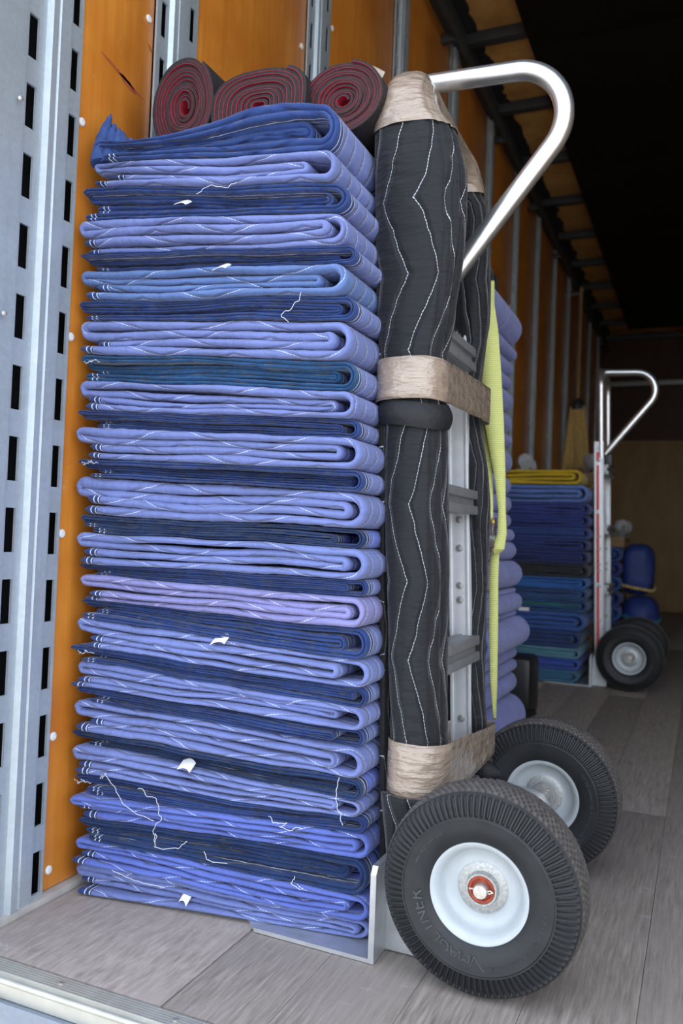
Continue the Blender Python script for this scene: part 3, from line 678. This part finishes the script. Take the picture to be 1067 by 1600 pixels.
def handle_path():
    P = [(lerp(-0.432, -0.290, i / 5), lerp(1.309, 1.304, i / 5)) for i in range(6)]
    P += arc_pts((-0.290, 1.225), 0.079, R(90), R(-38.8), 18)[1:]
    c = P[-1]; e = (-0.412, 0.945)
    P += [(lerp(c[0], e[0], i / 6), lerp(c[1], e[1], i / 6)) for i in range(1, 7)]
    return P
def hand_truck(loc, lean, label, wrapped):
    """local frame: x as in the world relative to rail foot line, y across (near rail negative), z up"""
    root = empty('hand_truck', loc)
    XR0 = -0.36
    def lx(z): return XR0 - lean * z
    def sh(p): return Vector((p[0] - lean * p[2], p[1], p[2]))
    rw = 0.135
    for s_ in (-1, 1):
        y = s_ * rw
        mb = MB().box((XR0 - 0.024, y - 0.011, 0.03), (XR0 + 0.007, y + 0.011, 1.0), 0.003, fn=sh)
        mb.box((XR0 - 0.027, y - 0.014, 0.03), (XR0 - 0.021, y + 0.014, 1.0), 0.002, fn=sh); mb.box((XR0 + 0.004, y - 0.014, 0.03), (XR0 + 0.010, y + 0.014, 1.0), 0.002, fn=sh)
        rl = mb.build('side_rail', M['rail'], root, 30)
        for z in (0.10, 0.19, 0.26, 0.40, 0.465, 0.49, 0.555, 0.605, 0.92, 0.97):
            c = sh((XR0 - 0.007, y - 0.0115, z)); MB().lathe([(0.001, 0.0065), (-0.0022, 0.006), (-0.0032, 0.003), (-0.0033, 0)], 12, c, 'Y').build('bolt', M['zinc'], rl)
        if not wrapped and s_ < 0:
            for z0, z1 in ((0.09, 0.40), (0.415, 0.70), (0.715, 0.90), (0.915, 0.955)):
                MB().box((XR0 - 0.018, y - 0.0135, z0), (XR0 - 0.008, y - 0.0112, z1), 0.0005, fn=sh).build('red_stripe', M['red'], rl)
    # arch of tube joining the rails
    AZ = 1.175 if wrapped else 1.236
    ap = [(0.0, -rw, 0.93), (0.0, -rw, AZ - 0.005)] + [(0.0, -rw + 0.07 - 0.07 * cos(a), AZ + 0.07 * sin(a)) for a in [i * pi / 2 / 6 for i in range(7)]]
    ap += [(0.0, rw - 0.07 + 0.07 * sin(a), AZ + 0.07 * cos(a)) for a in [i * pi / 2 / 6 for i in range(7)]] + [(0.0, rw, AZ - 0.005), (0.0, rw, 0.93)]
    MB().tube([sh((XR0 + x, y, z)) for x, y, z in ap], 0.0135, 16).build('arch_tube', M['alu'], root)
    for z in (0.15, 0.385, 0.635, 0.885):
        cb = MB().box((XR0 - 0.016, -rw + 0.012, z - 0.02), (XR0 + 0.020, rw - 0.012, z + 0.02), 0.003, fn=sh)
        cb.box((XR0 + 0.014, -rw + 0.012, z + 0.006), (XR0 + 0.027, rw - 0.012, z + 0.021), 0.002, fn=sh); cb.box((XR0 + 0.014, -rw + 0.012, z - 0.021), (XR0 + 0.027, rw - 0.012, z - 0.006), 0.002, fn=sh)
        cb.build('crossbar', M['alug'], root, 30)
    hp = handle_path(); lo = 0.047 - lean
    MB().tube([(x + lo * z, -0.03, z) for x, z in hp], 0.0155, 20).build('loop_handle', M['alu'], root, 60)
    mb = MB().box((XR0 - 0.02, -0.055, 0.905), (XR0 + 0.034, -0.005, 0.955), 0.004, fn=sh); mb.build('handle_bracket', M['blackp'], root)
    # nose plate and its upright heel
    pr = [(-0.392, -0.245), (-0.575, -0.240), (-0.598, -0.215), (-0.605, -0.17), (-0.605, 0.12), (-0.598, 0.14), (-0.575, 0.15), (-0.392, 0.15)]
    mb = MB(); N = len(pr)
    mb.add([(x, y, 0.001) for x, y in pr] + [(x, y, 0.0065) for x, y in pr], [list(range(N)), list(range(2 * N - 1, N - 1, -1))] + [[i, (i + 1) % N, N + (i + 1) % N, N + i] for i in range(N)])
    nsp = mb.build('nose_plate', M['alud'], root, 20, sm=False)
    hl = MB(); q = [(-0.245, 0.001), (-0.245, 0.118), (-0.238, 0.128), (0.143, 0.128), (0.15, 0.118), (0.15, 0.001)]; N = 6
    hl.add([(-0.398, y, z) for y, z in q] + [(-0.390, y, z) for y, z in q], [list(range(N)), list(range(2 * N - 1, N - 1, -1))] + [[i, (i + 1) % N, N + (i + 1) % N, N + i] for i in range(N)])
    hl.build('nose_heel', M['alud'], root, 20, sm=False)
    for y in (-0.195, 0.125):
        hl = MB(); g = [(-0.391, 0.002), (-0.391, 0.12), (-0.372, 0.12), (-0.335, 0.03), (-0.335, 0.002)]; N = 5
        hl.add([(x, y - 0.004, z) for x, z in g] + [(x, y + 0.004, z) for x, z in g], [list(range(N)), list(range(2 * N - 1, N - 1, -1))] + [[i, (i + 1) % N, N + (i + 1) % N, N + i] for i in range(N)])
        hl.build('gusset', M['alud'], root, 20, sm=False)
    AX = -0.247
    for s_ in (-1, 1):
        y = s_ * (rw + 0.006)
        g = [(-0.385, 0.06), (-0.385, 0.155), (-0.36, 0.165), (AX + 0.01, 0.148), (AX + 0.020, 0.13), (AX + 0.01, 0.112)]; N = 6
        mb = MB(); mb.add([(x, y - 0.004, z) for x, z in g] + [(x, y + 0.004, z) for x, z in g], [list(range(N)), list(range(2 * N - 1, N - 1, -1))] + [[i, (i + 1) % N, N + (i + 1) % N, N + i] for i in range(N)])
        mb.build('axle_bracket', M['alud'], root, 20, sm=False)
    MB().tube([(AX, -0.236, 0.13), (AX, 0.235, 0.13)], 0.0088, 16).build('axle', M['pin'], root)
    for y, rot in ((-0.230, 0.0), (0.210, -0.72)):
        wc = copy_tree(wheel0, root); wc.location = (AX, y, TR)
        if rot: wc.rotation_euler = (0, rot, 0)
        if not (wrapped and y < 0):
            for c in wc.children:
                if c.name.startswith('bearing'):
                    c.data = c.data.copy(); c.data.materials[0] = M['zinc']
    tag(root, label, 'hand truck', 'aluminium hand trucks')
    return root
HT = hand_truck((0, 1.30, 0), 0.047, 'near aluminium hand truck with loop handle and grey tyres, under the large blanket stack', True)
FT = hand_truck((-0.012, 3.72, 0), 0.03, 'distant silver hand truck with red stripe and loop handle', False)
for ch in list(wheel0.children): bpy.data.objects.remove(ch)
bpy.data.objects.remove(wheel0)

# ---------------------------------------------------------------- black pad wrapped round the near frame
def uvsweep(name, rows, mat, parent, closed=True):
    """rows: list of rings [(pos, u, v)]"""
    K = len(rows[0]); verts = [p for r in rows for p, u, v in r]; N = len(rows); fs = []
    for i in range(N - 1):
        for j in range(K - 1): fs.append([i * K + j, i * K + j + 1, (i + 1) * K + j + 1, (i + 1) * K + j])
    me = bpy.data.meshes.new(name); me.from_pydata([tuple(v) for v in verts], [], fs)
    ul = me.uv_layers.new(name='UVMap'); fl = [(u, v) for r in rows for p, u, v in r]
    for lp in me.loops: ul.data[lp.index].uv = fl[lp.vertex_index]
    at = me.attributes.new('endd', 'FLOAT', 'POINT'); at.data.foreach_set('value', [1.0] * len(verts))
    for p in me.polygons: p.use_smooth = True
    me.materials.append(mat); return obj(name, me, parent)
# (z, x left, x right) of the near sleeve
NS = [(0.10, -0.385, -0.325), (0.16, -0.398, -0.320), (0.21, -0.404, -0.322), (0.28, -0.406, -0.330), (0.43, -0.416, -0.336), (0.58, -0.428, -0.340), (0.70, -0.436, -0.344), (0.755, -0.440, -0.348), (0.82, -0.448, -0.350), (0.90, -0.456, -0.338), (1.01, -0.464, -0.328), (1.10, -0.468, -0.330), (1.16, -0.470, -0.345), (1.21, -0.468, -0.380), (1.25, -0.464, -0.398)]
def interp(tab, z):
    if z <= tab[0][0]: return tab[0][1:]
    for a, b in zip(tab[:-1], tab[1:]):
        if z <= b[0]:
            t = (z - a[0]) / (b[0] - a[0]); t = t * t * (3 - 2 * t) * 0.5 + t * 0.5; return tuple(lerp(p, q, t) for p, q in zip(a[1:], b[1:]))
    return tab[-1][1:]
YN, YF = 1.150, 1.455
def sleeve_centers():
    out = []   # (center, tangent-normal axis e2, rx, ry)
    z = 0.10
    while z < 1.185:
        a, b = interp(NS, z); out.append((Vector(((a + b) / 2, YN + 0.006, z)), Vector((0, 1, 0)), (b - a) / 2, 0.047 + 0.006 * sin(z * 5))); z += 0.012
    cy, cz, rr = YN + 0.065, 1.185, 0.058
    for i in range(9):
        t = i / 8; a = t * pi / 2; x0, x1 = interp(NS, 1.19 + 0.06 * t)
        out.append((Vector(((x0 + x1) / 2 + 0.002, cy - rr * cos(a), cz + rr * sin(a))), Vector((0, cos(a), -sin(a))), lerp((x1 - x0) / 2, 0.036, t), lerp(0.047, 0.038, t)))
    for i in range(1, 9):
        t = i / 8; out.append((Vector((-0.430 + 0.004 * t, lerp(cy, YF - 0.05, t), lerp(1.243, 1.235, t))), Vector((0, 0, -1)), lerp(0.036, 0.033, t), lerp(0.038, 0.034, t)))
    for i in range(1, 9):
        a = i / 8 * pi / 2; out.append((Vector((-0.426 + 0.012 * i / 8, YF - 0.05 + 0.05 * sin(a), 1.185 + 0.05 * cos(a))), Vector((0, -sin(a), -cos(a))), 0.034, 0.034))
    z = 1.17
    while z > 0.13:
        r = 0.034 if z > 0.95 else lerp(0.034, 0.024, min(1, (0.95 - z) / 0.2))
        out.append((Vector((-0.346 - 0.050 * z + 0.008 * sin(z * 13), YF + 0.006 * sin(z * 17), z)), Vector((0, -1, 0)), r * (0.85 + 0.12 * sin(z * 21)), r)); z -= 0.012
    return out
SC = sleeve_centers()
pad = empty('black_moving_pad', (-0.40, 1.30, 0.1))
tag(pad, 'black quilted moving pad wrapped round the near hand truck frame', 'blanket')
def sleeve(i0, i1, name, mat, extra=0.0, amp=1.0, K=72):
    rows = []; L = 0
    for i in range(i0, i1):
        c, e2, rx, ry = SC[i]
        if i > i0: L += (c - SC[i - 1][0]).length
        ring = []
        for j in range(K + 1):
            th = 2 * pi * j / K - pi * 0.9; cs, sn = cos(th), sin(th)
            f = 1 + amp * (0.045 * nz(cs * 2.2, sn * 2.2, L * 6) + 0.028 * nz(cs * 4, sn * 4, L * 30))
            # two long seams on the right-hand side of the roll
            for sa, dp in ((-0.75, 0.07), (-0.5, 0.07), (-0.2, 0.10), (0.9, 0.04)):
                dd = abs(((th - sa + pi) % (2 * pi)) - pi); f -= amp * dp * math.exp(-(dd / 0.09) ** 2)
            px = math.copysign(abs(cs) ** 0.86, cs); py = math.copysign(abs(sn) ** 0.86, sn)
            p = c + Vector((1, 0, 0)) * ((rx + extra) * f * px) + e2 * ((ry + extra) * f * py)
            ring.append((p - Vector((-0.40, 1.30, 0.1)), L, th * 0.052))
        rows.append(ring)
    return uvsweep(name, rows, mat, pad)
idx_near = max(i for i, s in enumerate(SC) if s[0].y < YN + 0.07)
sleeve(0, idx_near + 1, 'near_roll', M['black'])
n_top = [i for i, s in enumerate(SC) if s[0].z > 1.18]
sleeve(idx_near, len(SC), 'far_roll', M['black'], K=28)
# sheet between stack and frame
rows = []
for i in range(60):
    z = 0.09 + i * 0.0195
    rows.append([(Vector((-0.402 - 0.040 * z + 0.004 * nz(y * 9, z * 6, 0) + (0.012 if y > 1.4 else 0), y, z)) - Vector((-0.40, 1.30, 0.1)), z, y) for y in [1.13 + 0.03 * k for k in range(12)]])
sh_ = uvsweep('front_sheet', rows, M['black'], pad); md = sh_.modifiers.new('thick', 'SOLIDIFY'); md.thickness = 0.007
# inner flap hanging beside the near roll
rows = []
for i in range(40):
    z = 0.20 + i * 0.0135
    rows.append([(Vector((-0.352 - 0.03 * z - 0.010 * k + 0.004 * nz(k * 0.4, z * 9, 3), 1.195 + 0.012 * k + 0.004 * sin(z * 20 + k), z)) - Vector((-0.40, 1.30, 0.1)), z, 0.012 * k) for k in range(6)])
f_ = uvsweep('inner_flap', rows, M['black'], pad); md = f_.modifiers.new('thick', 'SOLIDIFY'); md.thickness = 0.005
# folded cuff under the middle tape
def ring_band(name, z0, z1, ex, mat, bul=0.006):
    rows = []; n = 8
    for i in range(n + 1):
        t = i / n; z = lerp(z0, z1, t); a, b = interp(NS, z); e = ex + bul * sin(pi * t); ring = []
        for j in range(41):
            th = 2 * pi * j / 40; cs, sn = cos(th), sin(th)
            ring.append((Vector(((a + b) / 2 + ((b - a) / 2 + e) * math.copysign(abs(cs) ** 0.86, cs), YN + 0.006 + (0.049 + e) * math.copysign(abs(sn) ** 0.86, sn), z + 0.004 * sin(th * 2))) - Vector((-0.40, 1.30, 0.1)), th * 0.05, z))
        rows.append(ring)
    return uvsweep(name, rows, mat, pad)
ring_band('folded_cuff', 0.728, 0.764, 0.002, M['blackplain'])
# lower skirt of the pad sagging behind the near wheel
rows = []
for i in range(26):
    t = i / 25; z = lerp(0.215, 0.045, t); xl = lerp(-0.405, -0.389, t) - 0.0; ring = []
    for j in range(15):
        u = j / 14; x = lerp(xl, -0.315 + 0.02 * t, u); y = YN - 0.05 - 0.018 * sin(pi * u) + 0.006 * nz(u * 4, t * 5, 8) - 0.0 * t
        ring.append((Vector((x, y + 0.02 * t, z + 0.05 * u * t)) - Vector((-0.40, 1.30, 0.1)), z, u * 0.1))
    rows.append(ring)
k_ = uvsweep('lower_skirt', rows, M['black'], pad); md = k_.modifiers.new('thick', 'SOLIDIFY'); md.thickness = 0.006; md.offset = 1
# trailing end of the pad poking out under the bottom tape
mb = MB().tube([(-0.385, 1.46, 0.215), (-0.37, 1.44, 0.195), (-0.348, 1.425, 0.180), (-0.322, 1.42, 0.174), (-0.308, 1.42, 0.176)], [0.02, 0.021, 0.02, 0.016, 0.006], 14)
o = mb.build('loose_end', M['blackplain'], pad); o.location = (0.40, -1.30, -0.1)
# tape bands
def hull(pts):
    pts = sorted(set(pts)); 
    def half(ps):
        h = []
        for p in ps:
            while len(h) >= 2 and (h[-1][0] - h[-2][0]) * (p[1] - h[-2][1]) - (h[-1][1] - h[-2][1]) * (p[0] - h[-2][0]) <= 0: h.pop()
            h.append(p)
        return h
    a = half(pts); b = half(pts[::-1]); return a[:-1] + b[:-1]
def tape_band(label, zn0, zn1, zf0, zf1, ex):
    zc = (zn0 + zn1) / 2; a, b = interp(NS, zc); pts = []
    for j in range(40):
        th = 2 * pi * j / 40; cs, sn = cos(th), sin(th)
        pts.append((round((a + b) / 2 + ((b - a) / 2 + ex) * math.copysign(abs(cs) ** 0.86, cs), 5), round(YN + 0.006 + (0.050 + ex) * math.copysign(abs(sn) ** 0.86, sn), 5)))
        pts.append((round(-0.350 - 0.05 * zc + (0.029 + ex) * cs, 5), round(YF + (0.029 + ex) * sn, 5)))
    h = hull(pts); h.append(h[0]); P = []
    for p, q in zip(h[:-1], h[1:]):
        n = max(1, int(math.hypot(q[0] - p[0], q[1] - p[1]) / 0.012))
        P += [(lerp(p[0], q[0], i / n), lerp(p[1], q[1], i / n)) for i in range(n)]
    P.append(P[0]); mb = MB(); vs = []; R_ = 7
    for i, (x, y) in enumerate(P):
        t = min(1, max(0, (y - YN) / (YF - YN)))
        for k in range(R_ + 1):
            z = lerp(lerp(zn0, zn1, k / R_), lerp(zf0, zf1, k / R_), t) + 0.003 * nz(x * 20, y * 20, 7)
            e = 0.0015 * nz(x * 40, y * 40, z * 90)
            c = Vector((x + 0.39, y - 1.3, 0)).normalized() * e; vs.append((x + c.x, y + c.y, z))
    mb.add(vs, [[i * (R_ + 1) + k, i * (R_ + 1) + k + 1, (i + 1) * (R_ + 1) + k + 1, (i + 1) * (R_ + 1) + k] for i in range(len(P) - 1) for k in range(R_)])
    o = mb.build('packing_tape', M['tape'], None, 60); md = o.modifiers.new('thick', 'SOLIDIFY'); md.thickness = 0.0012
    tag(o, label, 'tape', 'bands of packing tape on the wrapped hand truck'); return o
tape_band('tan packing tape band round the middle of the black wrapped frame', 0.766, 0.826, 0.780, 0.842, 0.005)
tape_band('tan packing tape band round the bottom of the black wrapped frame', 0.205, 0.285, 0.198, 0.250, 0.006)
i0 = min(n_top) - 2; i1 = max(n_top)
tp = sleeve(i0, i1, 'packing_tape', M['tape'], 0.003, 0.7)
tp.parent = None; tp.location = (-0.40, 1.30, 0.1)
tag(tp, 'glossy tan packing tape over the top of the black wrapped frame', 'tape', 'bands of packing tape on the wrapped hand truck')
mb = MB().box((-0.010, -0.001, -0.014), (0.010, 0.001, 0.014), 0.0005); o = mb.build('loose_tape_end', M['tape'], tp); o.location = (-0.060, -0.185, 1.145); o.rotation_euler = (0, 0.4, 0.5)

# ---------------------------------------------------------------- yellow ratchet strap
def ribbon(name, pts, parent, mat, sub=8, th=0.002):
    """pts: (x, y, z, half width, angle of the width direction in plan)"""
    rows = []; L = 0; prev = None; vs = []; uv = []
    P = []
    for a, b in zip(pts[:-1], pts[1:]):
        for i in range(sub):
            t = i / sub; t = t * t * (3 - 2 * t) * 0.5 + t * 0.5; P.append([lerp(p, q, t) for p, q in zip(a, b)])
    P.append(list(pts[-1]))
    rows = []
    for p in P:
        c = Vector(p[:3]); 
        if prev is not None: L += (c - prev).length
        prev = c; wv = Vector((cos(p[4]), sin(p[4]), 0)) * p[3]
        rows.append([(c - wv, 0, L), (c, p[3], L), (c + wv, 2 * p[3], L)])
    o = uvsweep(name, rows, mat, parent); md = o.modifiers.new('thick', 'SOLIDIFY'); md.thickness = th; return o
st = empty('ratchet_strap', (0, 0, 0))
ribbon('wide_webbing', [(-0.415, 1.66, 1.100, 0.010, 0.1), (-0.401, 1.60, 1.035, 0.012, 0.1), (-0.396, 1.585, 0.98, 0.0195, 0.15), (-0.388, 1.58, 0.90, 0.021, 0.15), (-0.377, 1.58, 0.80, 0.0185, 0.2), (-0.363, 1.58, 0.70, 0.011, 0.3), (-0.355, 1.575, 0.63, 0.007, 0.3), (-0.352, 1.57, 0.585, 0.0085, 0.3), (-0.357, 1.565, 0.556, 0.011, 0.3), (-0.368, 1.57, 0.546, 0.010, 0.2)], st, M['web'])
ribbon('narrow_webbing', [(-0.400, 1.60, 0.92, 0.005, 0.2), (-0.398, 1.60, 0.80, 0.009, 0.2), (-0.391, 1.59, 0.72, 0.011, 0.2), (-0.384, 1.575, 0.64, 0.0115, 0.2), (-0.381, 1.568, 0.603, 0.0115, 0.2)], st, M['web'])
ribbon('tail', [(-0.368, 1.585, 0.555, 0.0085, 0.1), (-0.369, 1.585, 0.50, 0.009, 0.1), (-0.367, 1.59, 0.40, 0.0085, 0.3), (-0.366, 1.60, 0.30, 0.007, 0.5), (-0.364, 1.61, 0.225, 0.003, 0.8)], st, M['web'])
rt_ = MB().box((-0.391, 1.556, 0.548), (-0.371, 1.560, 0.612), 0.0015)
for s_ in (-1, 1): rt_.box((-0.379 + 0.012 * s_ - 0.0015, 1.552, 0.545), (-0.379 + 0.012 * s_ + 0.0015, 1.580, 0.614), 0.001)
rt_.build('ratchet_body', M['grease'], st)
MB().tube([(-0.394, 1.552, 0.575), (-0.362, 1.552, 0.575)], 0.006, 12).build('ratchet_spindle', M['zinc'], st)
MB().tube([(-0.394, 1.55, 0.560), (-0.362, 1.55, 0.560)], 0.004, 10).build('ratchet_bar', M['grease'], st)
for (x, z) in ((-0.385, 0.606), (-0.366, 0.606)): MB().lathe([(0.0, 0.004), (-0.003, 0.0038), (-0.004, 0.0)], 12, (x, 1.551, z), 'Y').build('ratchet_rivet', simple('brass_rivet', (0.6, 0.45, 0.1), 0.4, 0.6), st)
tag(st, 'yellow-green ratchet strap hanging beside the black wrapped hand truck', 'strap')

# dark roll on the second stack
mb = MB(); prof = [(0, 0.0), (0.001, 0.020), (0.004, 0.034), (0.012, 0.040)]
for k in range(1, 9): prof.append((0.012 + 0.04 * k, 0.041 + 0.001 * sin(k * 2)))
prof += [(0.345, 0.036), (0.35, 0.0)]
rm = empty('rolled_mat', (-0.520, 1.68, 1.157)); 
MB().lathe(prof, 36, (0, 0, 0.042)).build('roll', simple('charcoal_foam', (0.03, 0.032, 0.036), 0.8), rm)
for y in (0.06, 0.27): MB().lathe([(y, 0.0415), (y, 0.0435), (y + 0.02, 0.0435), (y + 0.02, 0.0415)], 36, (0, 0, 0.042)).build('tie_band', M['blackp'], rm)
tag(rm, 'charcoal rolled mat lying on top of the lavender blanket stack', 'mat')

# black case on the floor behind
bc = empty('tool_case', (-0.6, 2.70, 0))
MB().box((-0.13, -0.06, 0.012), (0.112, 0.10, 0.205), 0.022).build('case_body', M['blackp'], bc)
MB().box((-0.13, -0.068, 0.03), (0.05, -0.058, 0.13), 0.004).build('front_panel', simple('grey_case_panel', (0.16, 0.16, 0.16), 0.6), bc)
MB().tube([(0.06, -0.075, 0.03), (0.10, -0.085, 0.035), (0.135, -0.09, 0.05)], [0.013, 0.014, 0.010], 12).build('handle', M['blackp'], bc)
for x in (-0.1, 0.08): MB().box((x - 0.015, -0.05, 0.0), (x + 0.015, -0.02, 0.013), 0.003).build('foot', M['blackp'], bc)
tag(bc, 'black hard case on the floor behind the lavender blanket stack', 'case')

# ---------------------------------------------------------------- dollies, crate, bags, broom in the depth of the truck
def caster(parent, loc, rz):
    c = MB().box((-0.03, -0.025, 0.0), (0.03, 0.025, 0.004), 0.001)
    for s_ in (-1, 1):
        c.add([(x, s_ * 0.020 + d, z) for d in (-0.0015, 0.0015) for x, z in ((-0.024, 0.003), (0.024, 0.003), (0.030, 0.06), (0.020, 0.07), (0.010, 0.062))], [[0, 1, 2, 3, 4], [9, 8, 7, 6, 5]] + [[i, (i + 1) % 5, 5 + (i + 1) % 5, 5 + i] for i in range(5)])
    o = c.build('caster', M['zinc'], parent, 30); o.location = loc; o.rotation_euler = (0, 0, rz)
    MB().lathe([(-0.015, 0.0), (-0.015, 0.012), (-0.012, 0.014), (-0.012, 0.026), (-0.014, 0.032), (-0.012, 0.038), (0.012, 0.038), (0.014, 0.032), (0.012, 0.026), (0.012, 0.014), (0.015, 0.012), (0.015, 0.0)], 28, (0.019, 0, 0.058)).build('caster_wheel', simple('grey_caster_tyre', (0.42, 0.43, 0.45), 0.5), o)
def dolly(loc, L, W, label, rots):
    d = empty('furniture_dolly', loc)
    for s_ in (-1, 1): MB().box((-L / 2, s_ * (W / 2 - 0.035) - 0.035, 0), (L / 2, s_ * (W / 2 - 0.035) + 0.035, 0.03), 0.004).build('deck_board', M['brownback'], d)
    for s_ in (-1, 1): MB().box((s_ * (L / 2 - 0.035) - 0.035, -W / 2, 0.03), (s_ * (L / 2 - 0.035) + 0.035, W / 2, 0.055), 0.004).build('cross_board', M['brownback'], d)
    k = 0
    for sx in (-1, 1):
        for sy in (-1, 1): caster(d, (sx * (L / 2 - 0.035), sy * (W / 2 - 0.04), 0.055), rots[k]); k += 1
    tag(d, label, 'dolly', 'upturned furniture dollies'); return d
cr = empty('plywood_crate', (-0.66, 4.20, 0))
for z in (0.0, 0.2125, 0.425, 0.6375):
    MB().box((-0.20, -0.20, z + 0.002), (0.20, 0.20, z + 0.2115), 0.004).build('crate_board', M['brownback'], cr)
tag(cr, 'brown wooden crate behind the distant blanket stack, mostly hidden', 'crate')
dolly((-0.66, 4.20, 0.8495), 0.40, 0.38, 'upturned dolly with casters above the yellow pad', (0.6, 1.9, 2.2, -1.1))
B3 = [(0.08 * k, 0.08 * (k + 1)) for k in range(7)]
for k, (b, a) in enumerate(B3):
    ba = empty('folded_pad', (-0.6, 4.9, 0)); me = blanket_mesh('folded_cloth', 'L', -0.80, -0.405, lambda X, b=b: b + 0.002, lambda X, a=a: a + 0.002, lambda X, q: 4.72, 0.36, 170 + k, st=0.025, ny=3, mat=bpy.data.materials['far_cloth_' + ('indigo' if k % 2 else 'medium_blue')], gap=0.01)
    obj('folded_cloth', me, ba, (0.6, -4.9, 0)); tag(ba, f'blue folded pad behind the distant hand truck, {["lowest", "second", "third", "fourth", "fifth", "sixth", "uppermost"][k]} from the floor' if 0 < k < 6 else f'blue folded pad behind the distant hand truck, {"lowest" if k == 0 else "uppermost"} of its pile', 'blanket', 'blue pads behind the distant hand truck')
dolly((-0.575, 4.90, 0.563), 0.36, 0.34, 'upturned dolly with casters on the pile behind the distant hand truck', (0.3, 1.2, 0.9, -0.7))
def bag(name, c, r, label, seed, straps):
    root = empty(name, (c[0], c[1], c[2] - r[2])); rows = []; n = 28; K = 40
    mb = MB(); vs = []
    for i in range(n + 1):
        ph = -pi / 2 + pi * i / n
        for j in range(K):
            th = 2 * pi * j / K; e = 0.62
            f = lambda v: math.copysign(abs(v) ** e, v)
            k_ = 1 + 0.10 * nz(cos(th) * 1.5, sin(th) * 1.5 + seed, ph * 1.2) + 0.04 * nz(cos(th) * 5, sin(th) * 5, ph * 5 + seed)
            vs.append((r[0] * f(cos(ph)) * f(cos(th)) * k_, r[1] * f(cos(ph)) * f(sin(th)) * k_, r[2] + r[2] * f(sin(ph))))
    mb.add(vs, [[i * K + j, i * K + (j + 1) % K, (i + 1) * K + (j + 1) % K, (i + 1) * K + j] for i in range(n) for j in range(K)])
    mb.build('bag_body', M['bluebag'], root)
    for z, mt in straps:
        P = []
        for j in range(33):
            th = 2 * pi * j / 32; f = lambda v: math.copysign(abs(v) ** 0.62, v); P.append((r[0] * 1.04 * f(cos(th)), r[1] * 1.04 * f(sin(th)), r[2] + z + 0.01 * sin(th * 2)))
        MB().tube(P, 0.008, 6).build('strap', mt, root)
    tag(root, label, 'bag', 'blue nylon bags'); return root
bag('blue_bag', (-0.31, 4.88, 0.15), (0.095, 0.13, 0.15), 'lower blue nylon bag with teal strap behind the distant wheels', 3, [(0.03, simple('teal_cord', (0.03, 0.25, 0.35), 0.7))])
bag('blue_bag', (-0.33, 4.88, 0.445), (0.085, 0.12, 0.14), 'upper blue nylon bag bulging beside the distant hand truck', 8, [(-0.1, M['straw'])])
# broom hanging on the wall
br = empty('straw_broom', (-0.80, 5.72, 1.05))
mb = MB(); rn = random.Random(9)
for k in range(150):
    a = rn.random() * 2 * pi; q = math.sqrt(rn.random()); bx, by = 0.095 * q * cos(a), 0.07 * q * sin(a); tx, ty = 0.045 * q * cos(a), 0.035 * q * sin(a)
    z0 = 0.02 + 0.05 * rn.random(); mb.tube([(bx, by, z0), (lerp(bx, tx, 0.45) + 0.01 * (rn.random() - 0.5), lerp(by, ty, 0.4), 0.22), (tx, ty, 0.45)], [0.004, 0.006, 0.006], 5)
o = mb.build('bristles', M['straw'], br); o['kind'] = 'stuff'
MB().lathe([(0.42, 0.0), (0.42, 0.046), (0.45, 0.048), (0.47, 0.034), (0.50, 0.016), (0.50, 0)], 20, (0, 0, 0), 'Z').build('binding', M['steel'], br)
MB().tube([(0, 0, 0.46), (0.0, 0.0, 1.25)], 0.012, 10).build('broom_handle', M['brownback'], br)
MB().tube([(-0.108, 0, 1.2), (0.0, 0, 1.21), (0.02, 0, 1.23)], 0.004, 6).build('hook', M['zinc'], br)
tag(br, 'straw broom hanging bristles down on the dark left wall', 'broom')
